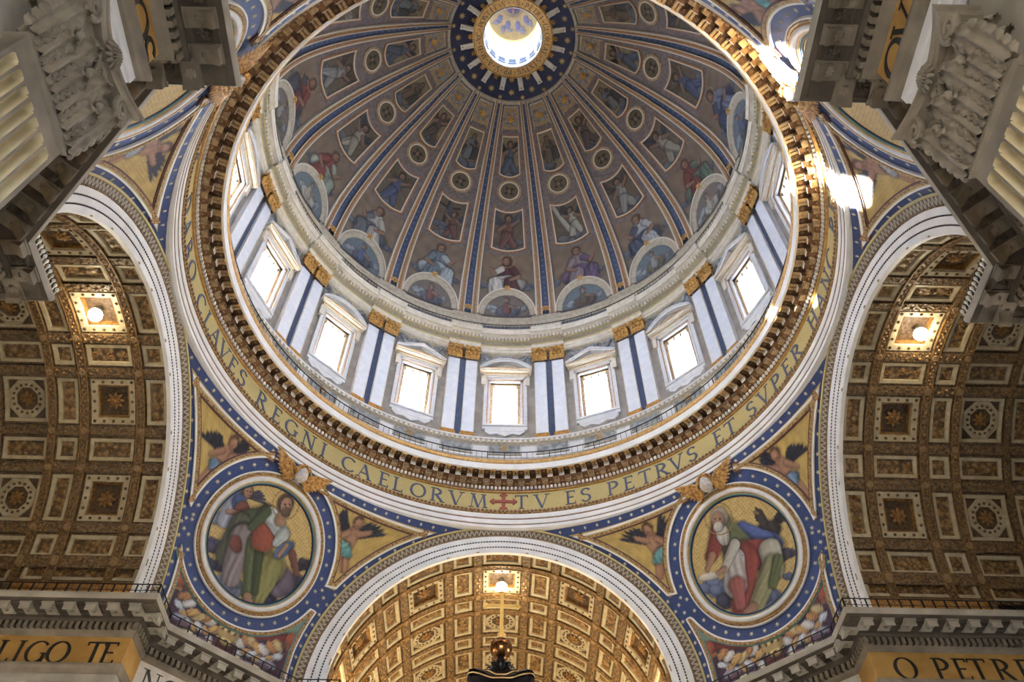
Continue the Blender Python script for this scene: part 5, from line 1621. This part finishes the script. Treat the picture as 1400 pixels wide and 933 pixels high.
    if key == (1, -1):
        for ch, q in zip('OV', (-20.58, -21.6)):
            inst('letter', letter_mesh(ch, lambda x, y, h: (CE + 2.0 - h, q - x * 1.3, 25.2 + y * 1.28), 'letter_black', .04), fz)
    if sy > 0:
        dd = pier_path(2.0, sx, sy); a = Vector(dd[2] + (0,)); b = Vector(dd[3] + (0,))
        if sx < 0: a, b = b, a
        t = (b - a).normalized(); nrm = Vector((-sx, -sy, 0)).normalized()
        word = 'NO' if sx < 0 else ''
        for i, ch in enumerate(word):
            s0 = (.95 + 1.25 * i) if sx < 0 else ((b - a).length - 3.6 + 1.25 * i)
            def fn(x, y, h):
                q = a + t * (s0 + x * 1.3) + nrm * h
                return (q.x, q.y, 25.2 + y * 1.28)
            inst('letter', letter_mesh(ch, fn, 'letter_black', .04), fz)
        pl = MB()
        # pale mosaic facing on the diagonal of the frieze
        for z0, z1 in ((25.1, 26.78),):
            pl.add([tuple(a + nrm * .015 + Vector((0, 0, z0))), tuple(b + nrm * .015 + Vector((0, 0, z0))), tuple(b + nrm * .015 + Vector((0, 0, z1))), tuple(a + nrm * .015 + Vector((0, 0, z1)))], [(0, 1, 2, 3)])
        pl.build('pale_facing', 'cream', fz)
    # iron railing on top of the cornice
    rp = [Vector(q + (0,)) for q in pier_path(.35, sx, sy)]
    rl_ = MB(); bl_ = MB()
    for i in range(5):
        a, b = rp[i], rp[i + 1]
        rl_.tube([a + Vector((0, 0, 29.0)), b + Vector((0, 0, 29.0))], .035, 5)
        rl_.tube([a + Vector((0, 0, 28.6)), b + Vector((0, 0, 28.6))], .02, 5)
        L = (b - a).length; n_ = int(L / .62)
        for j in range(n_ + 1):
            c = a + (b - a) * (j / n_)
            bl_.box((c.x - .035, c.y - .035, 28.18), (c.x + .035, c.y + .035, 29.0))
    r0 = rl_.build('cornice_railing', 'iron')
    tag(r0, 'low iron railing on the cornice below the %s roundel' % {(-1, 1): 'green robed', (1, 1): 'eagle', (-1, -1): 'brown robed', (1, -1): 'blue robed'}[key], 'railing', 'cornice railings')
    bl_.build('posts', 'iron', r0, kind='stuff')

# fluted pilasters with corinthian capitals on the nave side of the two near piers
PW, PH = 2.86, 3.1
NF = 7
xs = np.linspace(-PW / 2, PW / 2, 113); zs = np.concatenate([np.array([-1.6, 5.0, 10, 14, 16, 18.2]), np.linspace(18.6, 19.5, 19), np.array([19.75])])
pitch = (PW - .2) / NF; hwf = pitch * .38
Z_, X_ = np.meshgrid(zs, xs, indexing='ij')
ci = np.clip(np.round((X_ + PW / 2 - .1) / pitch - .5), 0, NF - 1); cx = -PW / 2 + .1 + (ci + .5) * pitch
q = ((X_ - cx) / hwf) ** 2 + (np.maximum(0, Z_ - 19.05) / hwf) ** 2
dep = .24 * np.sqrt(np.clip(1 - q, 0, 1))
sh = MB(); fl_mb = MB()
_G = np.stack([X_, .5 - dep, Z_], -1); _n1, _n2 = dep.shape
_fa, _fb = [], []
for i in range(_n1 - 1):
    for j in range(_n2 - 1):
        f_ = (i * _n2 + j, i * _n2 + j + 1, (i + 1) * _n2 + j + 1, (i + 1) * _n2 + j)
        (_fb if min(dep[i, j], dep[i, j + 1]) + max(dep[i, j], dep[i, j + 1]) > .06 else _fa).append(f_)
sh.add(_G.reshape(-1, 3), _fa); fl_mb.add(_G.reshape(-1, 3), _fb)
for x in (-PW / 2, PW / 2): sh.add([(x, -.1, -1.6), (x, .5, -1.6), (x, .5, 19.75), (x, -.1, 19.75)], [(0, 1, 2, 3)])
sh_me = sh.data('pilaster', 'stone'); flu_me = fl_mb.data('flutes', 'flute', True)
ast = MB()
P_ = [[(sgx * (PW / 2 + o), -.1 if e else .5 + o, z) for sgx, e in ((-1, 1), (-1, 0), (1, 0), (1, 1))] for o, z in ((0, 19.7), (.06, 19.74), (.1, 19.82), (.06, 19.9), (.03, 19.92), (.03, 20.02), (0, 20.05))]
ast.grid(np.array(P_)); ast_me = ast.data('astragal', 'stone')
bigcap = {k: v.data(k, 'capital_stone', k not in ('abacus', 'bell')) for k, v in capital_parts(PW, PH, .52, 31, 60, .035).items()}
for sx in (-1, 1):
    w = WALLS[(sx, -1)]
    for yc in (-20.97, -26.4):
        mx = Matrix(((0, -sx, 0, sx * (CE + 2.12 + .5)), (sx, 0, 0, yc), (0, 0, 1, 0), (0, 0, 0, 1)))
        o = inst('pilaster', sh_me, w, mx); inst('flutes', flu_me, o); inst('astragal', ast_me, o)
        for nm, me in bigcap.items(): inst('capital' if nm == 'bell' else nm, me, o, Matrix.Translation((0, 0, 20.05)))

# ------------------------------------------------------------------ canopy top with orb and cross
bx, by = -.13, 0.0
cnp = MB()
def hexrow(r, z, dip=0):
    out = []
    for i in range(64):
        a = 2 * PI * i / 64; c = abs(math.cos(2 * a))
        k = .86 + .42 * c ** 5
        out.append((bx + r * k * math.cos(a + PI / 4), by + r * k * math.sin(a + PI / 4), z + dip * c ** 5))
    return out
cnp.grid(np.array([hexrow(r, z, d) for r, z, d in ((.15, 18.46, 0), (.2, 18.3, 0), (.3, 18.08, 0), (.45, 17.82, 0), (.6, 17.68, .06), (.66, 17.6, .12), (.66, 17.46, .12), (1.15, 17.24, .2), (1.25, 17.16, .2), (1.25, 16.95, .12), (1.1, 16.85, 0), (1.0, 16.4, 0), (1.5, 15.4, 0), (2.6, 14.6, 0), (3.6, 14.2, 0), (3.6, 13.6, 0))]), cv=True)
canopy = cnp.build('bronze_canopy', 'bronze_black')
for r_0, z_0 in ((.675, 17.5), (1.27, 17.05)):
    MB().grid(np.array([hexrow(r_0, z_0, .12), hexrow(r_0 + .02, z_0 + .03, .12), hexrow(r_0, z_0 + .06, .12)]), cv=True).build('gilt_rim', 'gold', canopy)
tag(canopy, 'black bronze canopy top with copper orb and gilded cross', 'canopy')
lv = MB()
for i in range(8):
    a = 2 * PI * i / 8; gg = leaf_grid(.3, .34, .12, .1, 3, 5, 9)
    c_, s_ = math.cos(a), math.sin(a)
    G = np.stack([bx + c_ * gg[..., 0] - s_ * (gg[..., 1] + .3), by + s_ * gg[..., 0] + c_ * (gg[..., 1] + .3), 17.82 + gg[..., 2]], -1)
    lv.grid(G)
lv.build('leaf_collar', 'bronze_black', canopy, True)
MB().lathe([(.001, -.43)] + [(.43 * math.sin(t), -.43 * math.cos(t)) for t in np.linspace(.1, PI - .1, 18)] + [(.001, .43)], 28, (bx, by, 18.97)).build('orb', 'bronze', canopy, True)
MB().lathe([(.16, 18.4), (.1, 18.5), (.14, 18.58)], 12, (bx, by, 0)).build('orb_stem', 'bronze_black', canopy, True)
cx_ = MB().box((bx - .07, by - .05, 19.38), (bx + .07, by + .05, 21.5)).box((bx - .62, by - .045, 20.81), (bx + .62, by + .045, 20.95))
for x, z, dx, dz in ((-.62, 20.88, -1, 0), (.62, 20.88, 1, 0), (0, 21.5, 0, 1)):
    for k in (-1, 0, 1):
        px = bx + x + (dx * .07 if k == 0 else dz * k * .08); pz = z + (dz * .07 if k == 0 else abs(dx) * k * .08)
        cx_.lathe([(.001, -.07), (.06, -.035), (.07, 0), (.06, .035), (.001, .07)], 8, (px, by, pz))
cx_.lathe([(.16, 19.36), (.2, 19.44), (.12, 19.52), (.17, 19.58), (.07, 19.66)], 10, (bx, by, 0))
cx_.build('gilded_cross', 'cross_gold', canopy)

# ------------------------------------------------------------------ hanging lamps in the first big coffer of each vault
LAMPS = [('ceiling_front', 0, 24.4, 'bright lamp above the gilded cross in the golden vault', 6.0), ('ceiling_left', -90, 24.26, 'bright lamp in the coffered vault beside the green robed roundel', 4.0), ('ceiling_right', 90, 24.4, 'bright lamp in the coffered vault beside the eagle roundel', 3.0)]
for nm, az, u, lab, pw in LAMPS:
    base = rot_az(az) @ Matrix.Translation((0, u, ZC + 11.1))
    body = MB().lathe([(.001, .6), (.2, .58), (.24, .35), (.3, .1), (.34, -.02), (.3, -.05)], 16).data('vault_lamp', 'lamp_metal', True)
    o = inst('vault_lamp', body, None, base); tag(o, lab, 'lamp')
    inst('bulb', MB().lathe([(.001, -.5), (.2, -.46), (.36, -.33), (.42, -.12), (.38, .02), (.001, .06)], 16).data('bulb', 'lamp_glow', True), o)
    ld = bpy.data.lights.new('lamp_light', 'POINT'); ld.energy = pw * 10; ld.color = (1.0, .8, .5); ld.shadow_soft_size = .3
    lo_ = bpy.data.objects.new('lamp_light', ld); link(lo_, o); lo_.location = (0, 0, -.6)

# ------------------------------------------------------------------ floodlights standing on the cornices, aimed up into the vaults
fl_body = MB().box((-.22, -.14, 0), (.22, .14, .3)).box((-.05, -.05, -.2), (.05, .05, 0)).data('floodlight', 'lamp_metal')
fl_lens = MB().box((-.19, -.11, .3), (.19, .11, .32)).data('lens', 'lamp_glow')
FL = []
for s in (-1, 1):
    for y in (23.5, 27.5, 32.0, 36.5): FL.append(((s * 10.4, y, 28.4), s, 'far', 330.0))
for (x, y, z), s, g_, pw in FL:
    o = inst('floodlight', fl_body, None, Matrix.Translation((x, y, z)))
    tag(o, 'small floodlight on the cornice ledge under the golden vault', 'floodlight', 'floodlights along the far cornice')
    inst('lens', fl_lens, o)
    ld = bpy.data.lights.new('flood_light', 'SPOT'); ld.energy = pw; ld.color = (1.0, .74, .4); ld.spot_size = rad(130); ld.spot_blend = .6; ld.shadow_soft_size = .25
    lo_ = bpy.data.objects.new('flood_light', ld); link(lo_, o); lo_.location = (0, 0, .5)
    lo_.rotation_euler = Vector((-s * 6, 0, 10)).to_track_quat('-Z', 'Y').to_euler()

# ------------------------------------------------------------------ small white lamps along the end of the two near cornices
bulb_me = MB().lathe([(.001, .22), (.06, .2), (.085, .13), (.06, .05), (.03, 0), (.03, -.3)], 8).data('cornice_lamp', 'bulb_white', True)
for sx in (-1, 1):
    for i in range(12):
        o = inst('cornice_lamp', bulb_me, None, Matrix.Translation((sx * (CA + .085), -CC + .05 + (CC - CE - .17) * i / 11, 28.5)))
        tag(o, 'small white lamp on the near cornice end beside the %s transept vault' % ('green robed roundel' if sx < 0 else 'eagle roundel').replace(' roundel', '') , 'lamp', 'white lamps on the cornice end, %s side' % ('green robed' if sx < 0 else 'eagle'))
        inst('lamp_base', MB().box((-.06, -.06, -.32), (.06, .06, -.26)).data('lamp_base', 'iron'), o)
